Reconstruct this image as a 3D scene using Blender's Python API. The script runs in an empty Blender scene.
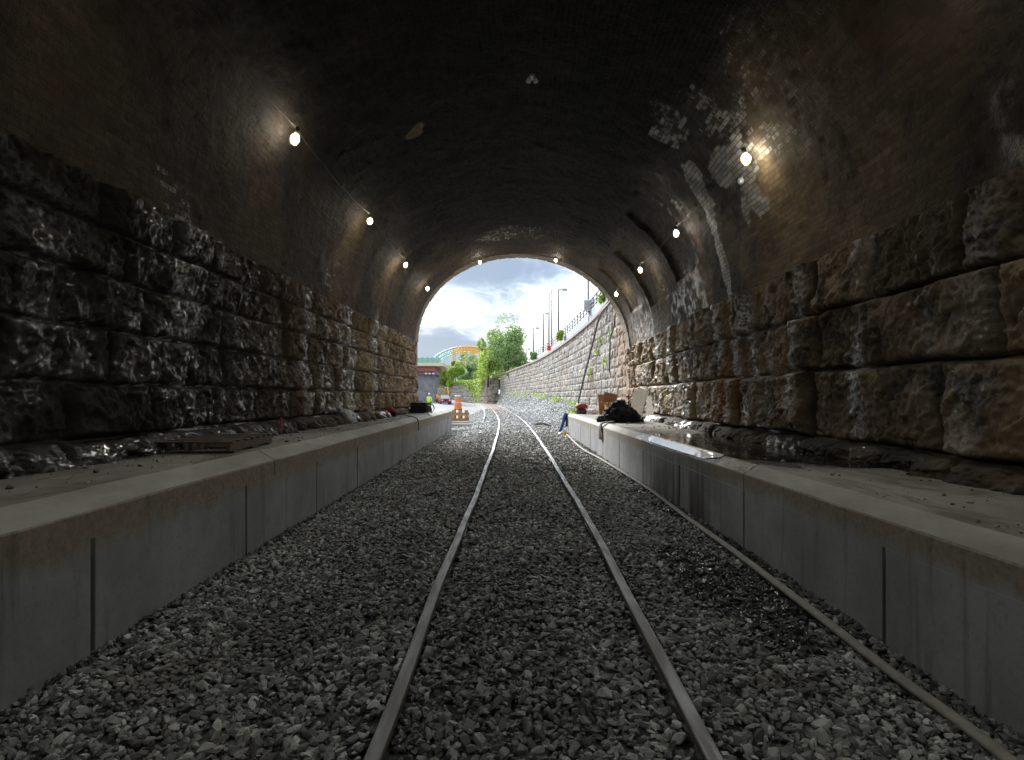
import bpy, bmesh, math, random
import numpy as np
from mathutils import Vector, Matrix
random.seed(7); RNG = np.random.default_rng(11)
C = bpy.context.scene.collection
SC = bpy.context.scene
R = math.radians

# ---------------------------------------------------------------- camera, sky, sun, exposure
F, VX, VY, CZ = 600.0, 508.0, 396.0, 1.51        # focal length in px, vanishing point, eye height above the rails
cam = bpy.data.cameras.new('camera'); co = bpy.data.objects.new('camera', cam); C.objects.link(co)
co.location = (0, 0, CZ); co.rotation_euler = (R(90), 0, 0)
cam.sensor_width = 36; cam.lens = F * 36 / 1024
cam.shift_x = (512 - VX) / 1024; cam.shift_y = (VY - 380) / 1024
cam.clip_start = 0.05; cam.clip_end = 5000
SC.camera = co
SC.view_settings.view_transform = 'Standard'; SC.view_settings.look = 'None'
SC.view_settings.gamma = 1; SC.view_settings.use_curve_mapping = False
SC.view_settings.exposure = 1.95
SC.cycles.max_bounces = 12; SC.cycles.diffuse_bounces = 7; SC.cycles.glossy_bounces = 4
SC.cycles.use_denoising = True
SC.cycles.caustics_reflective = False; SC.cycles.caustics_refractive = False
SC.cycles.sample_clamp_indirect = 6

SUN_EL, SUN_AZ = R(29), R(-22)                    # azimuth from +Y (down the track), negative = left

class NT:
    """tiny node-tree writer"""
    def __init__(s, tree): s.t = tree; tree.nodes.clear()
    def n(s, typ, **kw):
        nd = s.t.nodes.new(typ)
        for k, v in kw.items():
            if k == 'ins':
                for a, b in v.items():
                    if isinstance(b, bpy.types.NodeSocket): s.t.links.new(b, nd.inputs[a])
                    else: nd.inputs[a].default_value = b
            else: setattr(nd, k, v)
        return nd
    def math(s, op, a, b=0.0, clamp=False):
        return s.n('ShaderNodeMath', operation=op, use_clamp=clamp, ins={0: a, 1: b}).outputs[0]
    def mr(s, v, a, b, c=0.0, d=1.0):
        return s.n('ShaderNodeMapRange', interpolation_type='SMOOTHSTEP', ins={0: v, 1: a, 2: b, 3: c, 4: d}).outputs[0]
    def mix(s, f, a, b):
        m = s.n('ShaderNodeMix', data_type='RGBA', ins={0: f})
        for idx, v in ((6, a), (7, b)):
            if isinstance(v, bpy.types.NodeSocket): s.t.links.new(v, m.inputs[idx])
            else: m.inputs[idx].default_value = (*v, 1) if len(v) == 3 else v
        return m.outputs[2]
    def noise(s, vec, scale, detail=4, rough=.55, dist=0.0):
        return s.n('ShaderNodeTexNoise', ins={'Vector': vec, 'Scale': scale, 'Detail': detail, 'Roughness': rough, 'Distortion': dist}).outputs[0]
    def mapv(s, vec, sc=(1, 1, 1), loc=(0, 0, 0)):
        return s.n('ShaderNodeMapping', ins={'Vector': vec, 'Scale': sc, 'Location': loc}).outputs[0]
    def attr(s, name): return s.n('ShaderNodeAttribute', attribute_name=name)

w = bpy.data.worlds.new('World'); SC.world = w; w.use_nodes = True
k = NT(w.node_tree)
g = k.n('ShaderNodeTexCoord').outputs['Generated']
sky = k.n('ShaderNodeTexSky', sky_type='NISHITA', sun_disc=False, sun_elevation=SUN_EL, sun_rotation=SUN_AZ, air_density=1.0, dust_density=1.0)
sep = k.n('ShaderNodeSeparateXYZ', ins={0: g})
up = k.math('MAXIMUM', sep.outputs[2], 0.0)
dx = k.math('DIVIDE', sep.outputs[0], k.math('ADD', up, .22)); dy = k.math('DIVIDE', sep.outputs[1], k.math('ADD', up, .22))
cv = k.n('ShaderNodeCombineXYZ', ins={0: dx, 1: dy, 2: 0.3}).outputs[0]
n1 = k.noise(k.mapv(cv, (1, .9, 1), (3.1, 1.7, 0)), 2.2, 8, .58, .35)
n2 = k.noise(k.mapv(cv, (1, .8, 1), (8.3, 4.4, 0)), 6.5, 6, .6, .6)
def blob(ax, el, sx, sz, amp):                     # a cloud bank low in the sky: a soft dark or light mass round one direction
    a = k.math('DIVIDE', k.math('SUBTRACT', dirx, math.tan(R(ax))), math.tan(R(sx)))
    b = k.math('DIVIDE', k.math('SUBTRACT', dirz, math.tan(R(el))), math.tan(R(sz)))
    d = k.math('ADD', k.math('MULTIPLY', a, a), k.math('MULTIPLY', b, b))
    return k.math('MULTIPLY', k.math('EXPONENT', k.math('MULTIPLY', d, -1.0)), amp)
yy = k.math('MAXIMUM', sep.outputs[1], .05)
dirx = k.math('DIVIDE', sep.outputs[0], yy); dirz = k.math('DIVIDE', sep.outputs[2], yy)
bank = k.math('ADD', blob(-2, 11.8, 7.5, 1.7, .30), blob(-6.0, 4.2, 5.0, 1.9, .36))
bank = k.math('ADD', bank, blob(6, 9.7, 6, .9, .10))
bank = k.math('SUBTRACT', bank, blob(5.0, 6.6, 6, 2.0, .20))
bank = k.math('SUBTRACT', bank, blob(-7, 8.0, 3.5, 1.2, .16))
dark = k.math('ADD', k.math('ADD', k.math('MULTIPLY', n1, .8), k.math('MULTIPLY', n2, .55)), bank)
front = k.mr(sep.outputs[1], 0.0, .5)
darkm = k.mr(dark, .50, .97)
ccol = k.n('ShaderNodeValToRGB')
k.t.links.new(darkm, ccol.inputs[0])
els = ccol.color_ramp.elements
els[0].position = 0; els[0].color = (.40, .412, .425, 1); els[1].position = 1; els[1].color = (.085, .115, .16, 1)
e = els.new(.35); e.color = (.245, .275, .305, 1); e = els.new(.7); e.color = (.125, .16, .205, 1)
hi = k.mr(sep.outputs[2], .22, .7, 1.0, 2.0)       # an overcast sky is brighter towards the zenith
cl = k.n('ShaderNodeVectorMath', operation='SCALE', ins={0: ccol.outputs[0], 'Scale': hi}).outputs[0]
skc = k.n('ShaderNodeVectorMath', operation='SCALE', ins={0: sky.outputs[0], 'Scale': .055}).outputs[0]
mx = k.mix(.93, skc, cl)
bg = k.n('ShaderNodeBackground', ins={'Color': mx, 'Strength': 1.0})
k.n('ShaderNodeOutputWorld', ins={'Surface': bg.outputs[0]})
w.cycles.sampling_method = 'MANUAL'; w.cycles.sample_map_resolution = 512

sl = bpy.data.lights.new('sun', 'SUN'); sl.energy = 2.0; sl.angle = R(16); sl.color = (1, .98, .95)
so = bpy.data.objects.new('sun', sl); C.objects.link(so)
sd = Vector((math.sin(SUN_AZ) * math.cos(SUN_EL), math.cos(SUN_AZ) * math.cos(SUN_EL), math.sin(SUN_EL)))
so.rotation_euler = sd.to_track_quat('Z', 'Y').to_euler(); so.location = (0, 0, 60)

# ---------------------------------------------------------------- helpers
def W(px, py, Y): return Vector(((px - VX) * Y / F, Y, CZ + (VY - py) * Y / F))
def tag(o, label=None, cat=None, group=None, kind=None):
    for a, b in (('label', label), ('category', cat), ('group', group), ('kind', kind)):
        if b: o[a] = b
    return o
def empty(name, loc=(0, 0, 0), rz=0.0):
    o = bpy.data.objects.new(name, None); C.objects.link(o); o.location = loc; o.rotation_euler = (0, 0, rz)
    o.empty_display_size = .1
    return o
def link(name, me, mat, parent=None, smooth=False, loc=None):
    o = bpy.data.objects.new(name, me); C.objects.link(o)
    for m in (mat if isinstance(mat, (list, tuple)) else [mat]): me.materials.append(m)
    if parent: o.parent = parent
    if loc is not None: o.location = loc
    if smooth: me.polygons.foreach_set('use_smooth', [True] * len(me.polygons))
    return o
def np_mesh(name, V, Q, attrs=None, uv=None, smooth=True):
    """V (n,3) float, Q (m,k) int faces of equal size"""
    me = bpy.data.meshes.new(name); V = np.asarray(V, np.float32); Q = np.asarray(Q, np.int32)
    me.vertices.add(len(V)); me.vertices.foreach_set('co', V.ravel())
    n, kk = Q.shape
    me.loops.add(n * kk); me.loops.foreach_set('vertex_index', Q.ravel())
    me.polygons.add(n); me.polygons.foreach_set('loop_start', np.arange(n, dtype=np.int32) * kk)
    me.polygons.foreach_set('use_smooth', np.full(n, smooth))
    me.update(calc_edges=True)
    for a, v in (attrs or {}).items():
        at = me.attributes.new(a, 'FLOAT', 'POINT'); at.data.foreach_set('value', np.asarray(v, np.float32).ravel())
    if uv is not None:
        l = me.uv_layers.new(name='UVMap'); l.data.foreach_set('uv', np.asarray(uv, np.float32)[Q.ravel()].ravel())
    me.validate(); return me
def grid_faces(nu, nv, flip=False):
    i = np.arange(nu - 1)[:, None] * nv + np.arange(nv - 1)[None, :]
    q = np.stack([i, i + nv, i + nv + 1, i + 1], -1).reshape(-1, 4)
    return q[:, ::-1] if flip else q
def _h(i, j, k_, seed):
    h = (i.astype(np.int64) * 374761393 + j.astype(np.int64) * 668265263 + k_.astype(np.int64) * 2147483647 + seed * 974711) & 0xffffffff
    h = ((h ^ (h >> 13)) * 1274126177) & 0xffffffff
    h = ((h ^ (h >> 16)) * 2246822519) & 0xffffffff
    return ((h ^ (h >> 15)) & 0xffffff) / float(0xffffff) * 2 - 1
def vn(P, seed=0):
    f = np.floor(P); t = P - f; t = t * t * t * (t * (t * 6 - 15) + 10); f = f.astype(np.int64); r = 0
    for a in (0, 1):
        for b in (0, 1):
            for c in (0, 1):
                wt = (t[..., 0] if a else 1 - t[..., 0]) * (t[..., 1] if b else 1 - t[..., 1]) * (t[..., 2] if c else 1 - t[..., 2])
                r = r + wt * _h(f[..., 0] + a, f[..., 1] + b, f[..., 2] + c, seed)
    return r
def fbm(P, octv=4, seed=0, gain=.5, ridged=False):
    r = 0; a = 1.0; tot = 0
    for o in range(octv):
        v = vn(P * (2.03 ** o) + o * 17.3, seed + o)
        if ridged: v = 1 - 2 * np.abs(v)
        r = r + a * v; tot += a; a *= gain
    return r / tot
def facet(P, seed):
    """broken planar chips: each cell is a plane of its own slope"""
    f = np.floor(P[..., :2]).astype(np.int64); best = np.full(P.shape[0], 9.); out = np.zeros(P.shape[0]); z = f[:, 0] * 0 + seed
    for a in (-1, 0, 1):
        for b in (-1, 0, 1):
            i, j = f[:, 0] + a, f[:, 1] + b
            fx = i + .5 + .45 * _h(i, j, z, 1); fy = j + .5 + .45 * _h(i, j, z, 2); dx_, dy_ = P[:, 0] - fx, P[:, 1] - fy; d = dx_ * dx_ + dy_ * dy_
            v = .35 * _h(i, j, z, 3) + 1.1 * (_h(i, j, z, 4) * dx_ + _h(i, j, z, 5) * dy_); m = d < best
            out = np.where(m, v, out); best = np.where(m, d, best)
    return out
def ss(x, a, b):
    t = np.clip((x - a) / (b - a), 0, 1); return t * t * (3 - 2 * t)
def P3(a, b, c=0.0): return np.stack(np.broadcast_arrays(a, b, c), -1).astype(float)

class MB:
    def __init__(s): s.bm = bmesh.new()
    def box(s, c, d, rot=None, bev=0.0):
        r = bmesh.ops.create_cube(s.bm, size=1.0)
        m = Matrix.Translation(Vector(c)) @ (rot.to_matrix().to_4x4() if rot is not None and hasattr(rot, 'to_matrix') else (rot or Matrix())) @ Matrix.Diagonal((*d, 1))
        bmesh.ops.transform(s.bm, matrix=m, verts=r['verts'])
        if bev:
            es = list({e_ for v in r['verts'] for e_ in v.link_edges})
            bmesh.ops.bevel(s.bm, geom=es, offset=bev, segments=2, affect='EDGES', profile=.6)
        return s
    def cyl(s, a, b, r1, r2=None, seg=12, caps=True):
        a, b = Vector(a), Vector(b); d = b - a
        r = bmesh.ops.create_cone(s.bm, cap_ends=caps, segments=seg, radius1=r1, radius2=r1 if r2 is None else r2, depth=d.length)
        bmesh.ops.transform(s.bm, matrix=Matrix.Translation((a + b) / 2) @ d.to_track_quat('Z', 'Y').to_matrix().to_4x4(), verts=r['verts'])
        return s
    def sph(s, c, r, sc=(1, 1, 1), sub=2):
        q = bmesh.ops.create_icosphere(s.bm, subdivisions=sub, radius=r)
        bmesh.ops.transform(s.bm, matrix=Matrix.Translation(Vector(c)) @ Matrix.Diagonal((*sc, 1)), verts=q['verts'])
        return s
    def tube(s, pts, r, seg=8, flat=1.0):
        pts = [Vector(p) for p in pts]; rings = []
        for i, p in enumerate(pts):
            t = (pts[min(i + 1, len(pts) - 1)] - pts[max(i - 1, 0)]).normalized()
            sx = t.cross(Vector((0, 0, 1)))
            if sx.length < .05: sx = t.cross(Vector((1, 0, 0)))
            sx.normalize(); sy = sx.cross(t)
            rr = r[i] if isinstance(r, (list, tuple)) else r
            rings.append([s.bm.verts.new(p + sx * math.cos(q) * rr + sy * math.sin(q) * rr * flat) for q in [2 * math.pi * j / seg for j in range(seg)]])
        for a, b in zip(rings, rings[1:]):
            for j in range(seg): s.bm.faces.new((a[j], a[(j + 1) % seg], b[(j + 1) % seg], b[j]))
        s.bm.faces.new(rings[0][::-1]); s.bm.faces.new(rings[-1])
        return s
    def poly(s, pts): s.bm.faces.new([s.bm.verts.new(p) for p in pts]); return s
    def prism(s, outline, h0, h1, axis=2):
        """extrude a closed 2-D outline between h0 and h1 on an axis"""
        def v(p, h):
            q = list(p); q.insert(axis, h); return s.bm.verts.new(q)
        a = [v(p, h0) for p in outline]; b = [v(p, h1) for p in outline]; n = len(a)
        s.bm.faces.new(a[::-1]); s.bm.faces.new(b)
        for i in range(n): s.bm.faces.new((a[i], a[(i + 1) % n], b[(i + 1) % n], b[i]))
        return s
    def build(s, name, mat, parent=None, smooth=False, loc=None):
        bmesh.ops.recalc_face_normals(s.bm, faces=s.bm.faces)
        me = bpy.data.meshes.new(name); s.bm.to_mesh(me); s.bm.free()
        return link(name, me, mat, parent, smooth, loc)
def catmull(pts, n=8):
    pts = [Vector(p) for p in pts]; out = []
    for i in range(len(pts) - 1):
        p0, p1, p2, p3 = pts[max(i - 1, 0)], pts[i], pts[i + 1], pts[min(i + 2, len(pts) - 1)]
        for j in range(n):
            t = j / n
            out.append(.5 * ((2 * p1) + (p2 - p0) * t + (2 * p0 - 5 * p1 + 4 * p2 - p3) * t * t + (3 * p1 - p0 - 3 * p2 + p3) * t ** 3))
    out.append(pts[-1]); return out

# ---------------------------------------------------------------- materials
def pbsdf(name, build):
    m = bpy.data.materials.new(name); m.use_nodes = True; k = NT(m.node_tree)
    kw = build(k) or {}
    nrm = kw.pop('Normal', None)
    b = k.n('ShaderNodeBsdfPrincipled', ins=kw)
    if nrm is not None: k.t.links.new(nrm, b.inputs['Normal'])
    k.n('ShaderNodeOutputMaterial', ins={'Surface': b.outputs[0]})
    return m
def bump(k, h, strength=.5, dist=.02, nrm=None):
    b = k.n('ShaderNodeBump', ins={'Height': h, 'Strength': strength, 'Distance': dist})
    if nrm is not None: k.t.links.new(nrm, b.inputs['Normal'])
    return b.outputs[0]
def simple(name, col, rough=.6, metal=0.0, var=.25, scale=12.0, bmp=.15, bd=.004, spec=.5):
    def f(k):
        p = k.n('ShaderNodeTexCoord').outputs['Object']
        n = k.noise(p, scale, 5, .6)
        c2 = tuple(max(0, c * (1 - var)) for c in col); c1 = tuple(min(1, c * (1 + var)) for c in col)
        return {'Base Color': k.mix(k.mr(n, .3, .7), c2, c1), 'Roughness': k.mr(n, .2, .8, rough * .85, min(1, rough * 1.15)), 'Metallic': metal,
                'Specular IOR Level': spec, 'Normal': bump(k, k.noise(p, scale * 3, 4), bmp, bd)}
    return pbsdf(name, f)

def f_stone(k, light=False):
    p = k.n('ShaderNodeTexCoord').outputs['Object']
    tint = k.attr('tint').outputs['Fac']; wet = k.attr('wet').outputs['Fac']; rust = k.attr('rust').outputs['Fac']; cav = k.attr('joint').outputs['Fac']
    n = k.noise(p, 2.2, 8, .62); nf = k.noise(p, 16, 8, .68)
    if light:
        c = k.mix(tint, (.22, .20, .175), (.46, .43, .385)); c = k.mix(k.mr(n, .42, .66), c, (.20, .185, .17)); c = k.mix(k.mr(nf, .5, .75), c, (.50, .47, .43))
    else:
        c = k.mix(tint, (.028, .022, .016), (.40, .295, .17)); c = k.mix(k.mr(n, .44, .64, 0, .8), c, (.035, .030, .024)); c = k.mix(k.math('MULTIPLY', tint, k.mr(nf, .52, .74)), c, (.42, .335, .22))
    c = k.mix(k.math('MULTIPLY', rust, k.mr(n, .3, .6)), c, (.22, .105, .045) if not light else (.33, .19, .10))
    c = k.mix(cav, c, (.05, .045, .04) if not light else (.13, .12, .11))
    wn = k.math('MULTIPLY', wet, k.mr(k.noise(p, 5.0, 6, .7), .42, .56), True)
    lime_glint = k.attr('lime_glint').outputs['Fac']; lm = k.math('MULTIPLY', lime_glint, k.mr(nf, .40, .56), True); c = k.mix(lm, c, (.58, .60, .63))  # white crust colour, also painting glints on the wet stone
    ro = k.mr(wn, 0, 1, .75, .5)
    cd = k.n('ShaderNodeVectorMath', operation='SCALE', ins={0: c, 'Scale': k.mr(wn, 0, 1, 1, .55)}).outputs[0]
    b1 = bump(k, nf, .55, .035)
    b2 = bump(k, k.noise(p, 60, 6, .7), .5, .008, b1); b3 = bump(k, k.noise(p, 11, 5, .6), .45, .012)
    return {'Base Color': cd, 'Roughness': ro, 'Normal': b2, 'Specular IOR Level': k.mr(wn, 0, 1, .25, .8), 'Coat Weight': wn, 'Coat Roughness': .09, 'Coat IOR': 1.75, 'Coat Normal': b3}
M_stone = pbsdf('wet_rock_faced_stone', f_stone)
M_stone_out = pbsdf('pale_rock_faced_stone', lambda k: f_stone(k, True))

def f_brick(k):
    uv = k.n('ShaderNodeUVMap', uv_map='UVMap').outputs[0]
    p = k.n('ShaderNodeTexCoord').outputs['Object']
    wn_ = k.n('ShaderNodeTexNoise', ins={'Vector': p, 'Scale': 1.3, 'Detail': 3}).outputs[1]
    off = k.n('ShaderNodeVectorMath', operation='SCALE', ins={0: wn_, 'Scale': .05}).outputs[0]
    uvw = k.n('ShaderNodeVectorMath', operation='ADD', ins={0: uv, 1: off}).outputs[0]
    wn2 = k.n('ShaderNodeTexNoise', ins={'Vector': p, 'Scale': 7.0, 'Detail': 3}).outputs[1]
    off2 = k.n('ShaderNodeVectorMath', operation='SCALE', ins={0: wn2, 'Scale': .028}).outputs[0]
    uvw = k.n('ShaderNodeVectorMath', operation='ADD', ins={0: uvw, 1: off2}).outputs[0]
    br = k.n('ShaderNodeTexBrick', offset=.5, ins={'Vector': uvw, 'Color1': (0, 0, 0, 1), 'Color2': (1, 1, 1, 1), 'Mortar': (.5, .5, .5, 1), 'Scale': 1.0, 'Mortar Size': .0075,
                                       'Mortar Smooth': .25, 'Bias': 0.0, 'Brick Width': .225, 'Row Height': .078})
    rnd = br.outputs[0]; mort = br.outputs[1]
    n = k.noise(p, 1.1, 8, .65); nf = k.noise(p, 14, 6, .7)
    soot = k.attr('soot').outputs['Fac']; wh = k.attr('white').outputs['Fac']; tan = k.attr('tan').outputs['Fac']; wet = k.attr('wet').outputs['Fac']
    c = k.mix(rnd, (.030, .024, .019), (.060, .045, .033))
    c = k.mix(tan, c, k.mix(rnd, (.20, .14, .075), (.32, .23, .13)))
    c = k.mix(k.mr(n, .5, .72, 0, .5), c, (.12, .05, .03))
    c = k.mix(k.mr(nf, .5, .8, 0, .6), c, (.05, .045, .04))
    c = k.mix(k.math('MULTIPLY', mort, .7), c, k.mix(tan, (.035, .032, .03), (.12, .10, .07)))
    c = k.mix(k.math('MULTIPLY', soot, k.mr(n, .66, .38, .78, 1.0)), c, k.mix(rnd, (.006, .006, .0065), (.014, .0135, .0135)))
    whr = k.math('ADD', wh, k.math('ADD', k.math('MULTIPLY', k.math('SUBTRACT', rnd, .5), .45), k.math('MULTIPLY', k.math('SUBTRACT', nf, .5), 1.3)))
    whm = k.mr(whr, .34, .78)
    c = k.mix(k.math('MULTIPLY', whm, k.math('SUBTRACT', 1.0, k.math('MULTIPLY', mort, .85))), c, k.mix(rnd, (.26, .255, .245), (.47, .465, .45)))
    wm = k.math('MULTIPLY', wet, k.mr(k.noise(p, 3.0, 5, .6), .38, .6), True)
    h = k.math('ADD', k.math('MULTIPLY', mort, -1.0), k.math('ADD', k.math('MULTIPLY', rnd, .35), k.math('MULTIPLY', nf, .9)))
    b1 = bump(k, h, 1.0, .02)
    b2 = bump(k, k.noise(p, 5, 6, .7), .8, .07, b1)
    return {'Base Color': c, 'Roughness': k.mr(wm, 0, 1, .78, .28), 'Specular IOR Level': k.math('MULTIPLY', k.mr(wm, 0, 1, .3, .7), k.mr(soot, 0, 1, 1, .35)), 'Normal': b2}
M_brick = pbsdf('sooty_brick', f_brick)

def f_conc(k, wetside=0):
    p = k.n('ShaderNodeTexCoord').outputs['Object']
    s = k.n('ShaderNodeSeparateXYZ', ins={0: p}); X, Y, Z = s.outputs
    n = k.noise(p, 1.6, 7, .6); nf = k.noise(p, 22, 6, .65); sp = k.noise(p, 140, 2, .5)
    c = k.mix(k.mr(n, .3, .7), (.26, .265, .265), (.37, .378, .378))
    c = k.mix(k.mr(nf, .5, .8, 0, .5), c, (.15, .148, .14))
    # brown run-off stain on the upper band, ragged lower edge
    edge = k.math('ADD', Z, k.math('MULTIPLY', k.math('SUBTRACT', k.noise(k.mapv(p, (1, 1, .25)), 4.0, 6, .65), .5), .42))
    br = k.mr(edge, .40, .56, 0, .8)
    c = k.mix(br, c, k.mix(k.mr(nf, .35, .65), (.21, .165, .115), (.34, .275, .195)))
    # darker vertical damp streaks
    st = k.noise(k.mapv(p, (2.0, 3.2, .22)), 2.2, 5, .6)
    damp = k.mr(st, .56, .74, 0, .5)
    if wetside:
        band = k.math('MULTIPLY', k.mr(Y, 7.3, 8.2), k.mr(Y, 11.9, 11.0))
        damp = k.math('MAXIMUM', damp, k.math('MULTIPLY', band, k.mr(st, .34, .56, 0, .9)))
    c = k.mix(damp, c, (.06, .056, .05))
    c = k.mix(k.mr(sp, .68, .74), c, (.07, .07, .068))
    b1 = bump(k, k.noise(p, 4, 6, .6), .25, .03)
    b2 = bump(k, k.math('ADD', nf, k.math('MULTIPLY', sp, .3)), .35, .005, b1)
    return {'Base Color': c, 'Roughness': k.mr(damp, 0, .8, .8, .4), 'Normal': b2, 'Specular IOR Level': .35}
M_conc = pbsdf('stained_concrete', f_conc)
M_conc_wet = pbsdf('stained_wet_concrete', lambda k: f_conc(k, 1))
def f_deck(k, wetside=0):
    p = k.n('ShaderNodeTexCoord').outputs['Object']
    Y = k.n('ShaderNodeSeparateXYZ', ins={0: p}).outputs[1]; X = k.n('ShaderNodeSeparateXYZ', ins={0: p}).outputs[0]
    n = k.noise(k.mapv(p, (1, .35, 1)), 2.2, 8, .62); nf = k.noise(p, 20, 6, .65); n3 = k.noise(p, .7, 5)
    c = k.mix(k.mr(n, .35, .65), (.17, .155, .125), (.29, .275, .235))
    c = k.mix(k.mr(nf, .5, .78, 0, .5), c, (.12, .10, .075))
    c = k.mix(k.mr(n3, .5, .66, 0, .7), c, (.31, .305, .28)); st = k.noise(k.mapv(p, (1.4, .5, 1), (5, 2, 0)), 1.6, 9, .7, .6); c = k.mix(k.mr(st, .50, .64, 0, .7), c, (.095, .072, .048)); c = k.mix(k.mr(k.noise(p, 7, 6, .7), .56, .7, 0, .5), c, (.11, .095, .075))
    nz_ = k.n('ShaderNodeSeparateXYZ', ins={0: k.n('ShaderNodeNewGeometry').outputs['Normal']}).outputs[2]
    bev_ = k.mr(k.math('ADD', nz_, k.math('MULTIPLY', k.math('SUBTRACT', nf, .5), .12)), .97, .90); c = k.mix(k.math('MULTIPLY', bev_, .75), c, k.mix(k.mr(n, .3, .7), (.27, .255, .215), (.42, .41, .37)))
    if wetside:
        e_ = k.math('MULTIPLY', k.math('SUBTRACT', n, .5), 2.2)
        yy_ = k.math('ADD', Y, e_)
        wm = k.math('MULTIPLY', k.mr(yy_, 6.2, 6.7), k.mr(yy_, 12.6, 12.0))
        wm = k.math('MULTIPLY', wm, k.math('ADD', k.mr(X, 2.60, 2.61, 0, 1), 0.0))
    else:
        wm = k.mr(k.math('ADD', n3, k.mr(X, -3.4, -4.2, 0, .22)), .62, .70, 0, .8)
    c = k.mix(k.math('MULTIPLY', wm, .75), c, (.035, .03, .025))
    b = bump(k, k.math('ADD', nf, k.math('MULTIPLY', n, 2)), .35, .012)
    return {'Base Color': c, 'Roughness': k.mr(wm, 0, 1, .75, .25), 'Normal': b, 'Specular IOR Level': .5}
M_deck = pbsdf('platform_top_concrete', f_deck)
M_deck_wet = pbsdf('platform_top_wet_concrete', lambda k: f_deck(k, 1))

def f_stones(k, pale=False):
    p = k.n('ShaderNodeTexCoord').outputs['Object']
    t = k.attr('tint').outputs['Fac']; wet = k.attr('wet').outputs['Fac']
    r = k.n('ShaderNodeValToRGB'); k.t.links.new(t, r.inputs[0]); e = r.color_ramp.elements
    sc_ = 1.35 if not pale else 1.6; e0_ = .035 if not pale else .11; e[0].color = (e0_ * sc_, e0_ * sc_ * 1.02, e0_ * sc_ * 1.02, 1); e[1].color = (.62, .62, .59, 1); q = e.new(.5); q.color = (.16 * sc_, .16 * sc_, .153 * sc_, 1) if not pale else (.30, .31, .31, 1); q = e.new(.85); q.color = (.32 * sc_, .32 * sc_, .30 * sc_, 1)
    nf = k.noise(p, 45, 4, .6)
    c = k.mix(k.mr(nf, .4, .8, 0, .5), r.outputs[0], (.09, .088, .082))
    c = k.mix(k.mr(k.noise(p, .9, 5), .5, .68, 0, .45), c, (.10, .085, .065))
    c = k.mix(k.math('MULTIPLY', wet, .8), c, (.018, .019, .024))
    return {'Base Color': c, 'Roughness': k.mr(wet, 0, 1, .7, .22), 'Normal': bump(k, nf, .35, .006), 'Specular IOR Level': .4}
M_stones = pbsdf('crushed_stone', f_stones); M_stones_pale = pbsdf('pale_crushed_stone', lambda k: f_stones(k, True))
def f_bed(k):
    p = k.n('ShaderNodeTexCoord').outputs['Object']
    Y = k.n('ShaderNodeSeparateXYZ', ins={0: p}).outputs[1]
    v = k.n('ShaderNodeTexVoronoi', ins={'Vector': p, 'Scale': 13.0, 'Randomness': 1.0})
    v2 = k.n('ShaderNodeTexVoronoi', ins={'Vector': p, 'Scale': 5.5, 'Randomness': 1.0})
    g_ = k.n('ShaderNodeSeparateColor', ins={0: v.outputs['Color']}).outputs[0]; g2 = k.n('ShaderNodeSeparateColor', ins={0: v2.outputs['Color']}).outputs[0]
    gm = k.math('ADD', k.math('MULTIPLY', g_, .6), k.math('MULTIPLY', g2, .4))
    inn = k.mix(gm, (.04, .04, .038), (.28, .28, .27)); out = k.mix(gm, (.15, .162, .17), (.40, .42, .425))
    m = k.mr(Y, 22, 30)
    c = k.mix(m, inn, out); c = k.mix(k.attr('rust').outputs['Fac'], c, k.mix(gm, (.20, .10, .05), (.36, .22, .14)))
    c = k.mix(k.math('MULTIPLY', k.mr(v.outputs['Distance'], .25, .6), .6), c, (.03, .03, .03))
    c = k.mix(k.mr(k.noise(p, .35, 5), .5, .7, 0, .4), c, (.20, .20, .17))
    return {'Base Color': c, 'Roughness': .85, 'Normal': bump(k, k.math('MULTIPLY', v.outputs['Distance'], -1.0), .9, .05)}
M_bed = pbsdf('ballast_bed', f_bed)
def f_rail(k):
    p = k.n('ShaderNodeTexCoord').outputs['Object']
    Y = k.n('ShaderNodeSeparateXYZ', ins={0: p}).outputs[1]; Z = k.n('ShaderNodeSeparateXYZ', ins={0: k.n('ShaderNodeNewGeometry').outputs['Normal']}).outputs[2]
    n = k.noise(k.mapv(p, (6, .8, 6)), 3, 6, .6); nf = k.noise(p, 40, 4)
    top = k.math('MULTIPLY', k.mr(Z, .7, .95), k.mr(n, .68, .35, .45, 1.0))
    old = k.mr(Y, 36, 50); top = k.math('MULTIPLY', top, k.math('SUBTRACT', 1.0, k.math('MULTIPLY', old, .75)))
    rust = k.mix(k.mr(nf, .3, .7), (.11, .055, .03), (.23, .12, .065)); rust = k.mix(k.math('SUBTRACT', 1.0, old), rust, k.mix(nf, (.06, .05, .042), (.13, .105, .085)))
    near_ = k.mr(Y, 3, 13); c = k.mix(top, rust, k.mix(near_, (.23, .235, .24), (.66, .68, .70)))  # head colour brightens along the track, painting in the gleam from the mouth
    return {'Base Color': c, 'Metallic': k.math('MULTIPLY', top, .75), 'Roughness': k.mr(n, .3, .7, .42, .62), 'Normal': bump(k, nf, .2, .003)}
M_rail = pbsdf('worn_rail_steel', f_rail)
M_water = pbsdf('standing_water', lambda k: {'Base Color': (.018, .015, .012, 1), 'Roughness': .03, 'Specular IOR Level': .6,
    'Normal': bump(k, k.noise(k.mapv(k.n('ShaderNodeTexCoord').outputs['Object'], (1, .55, 1)), 7, 3, .5, .4), .22, .03)})
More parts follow.
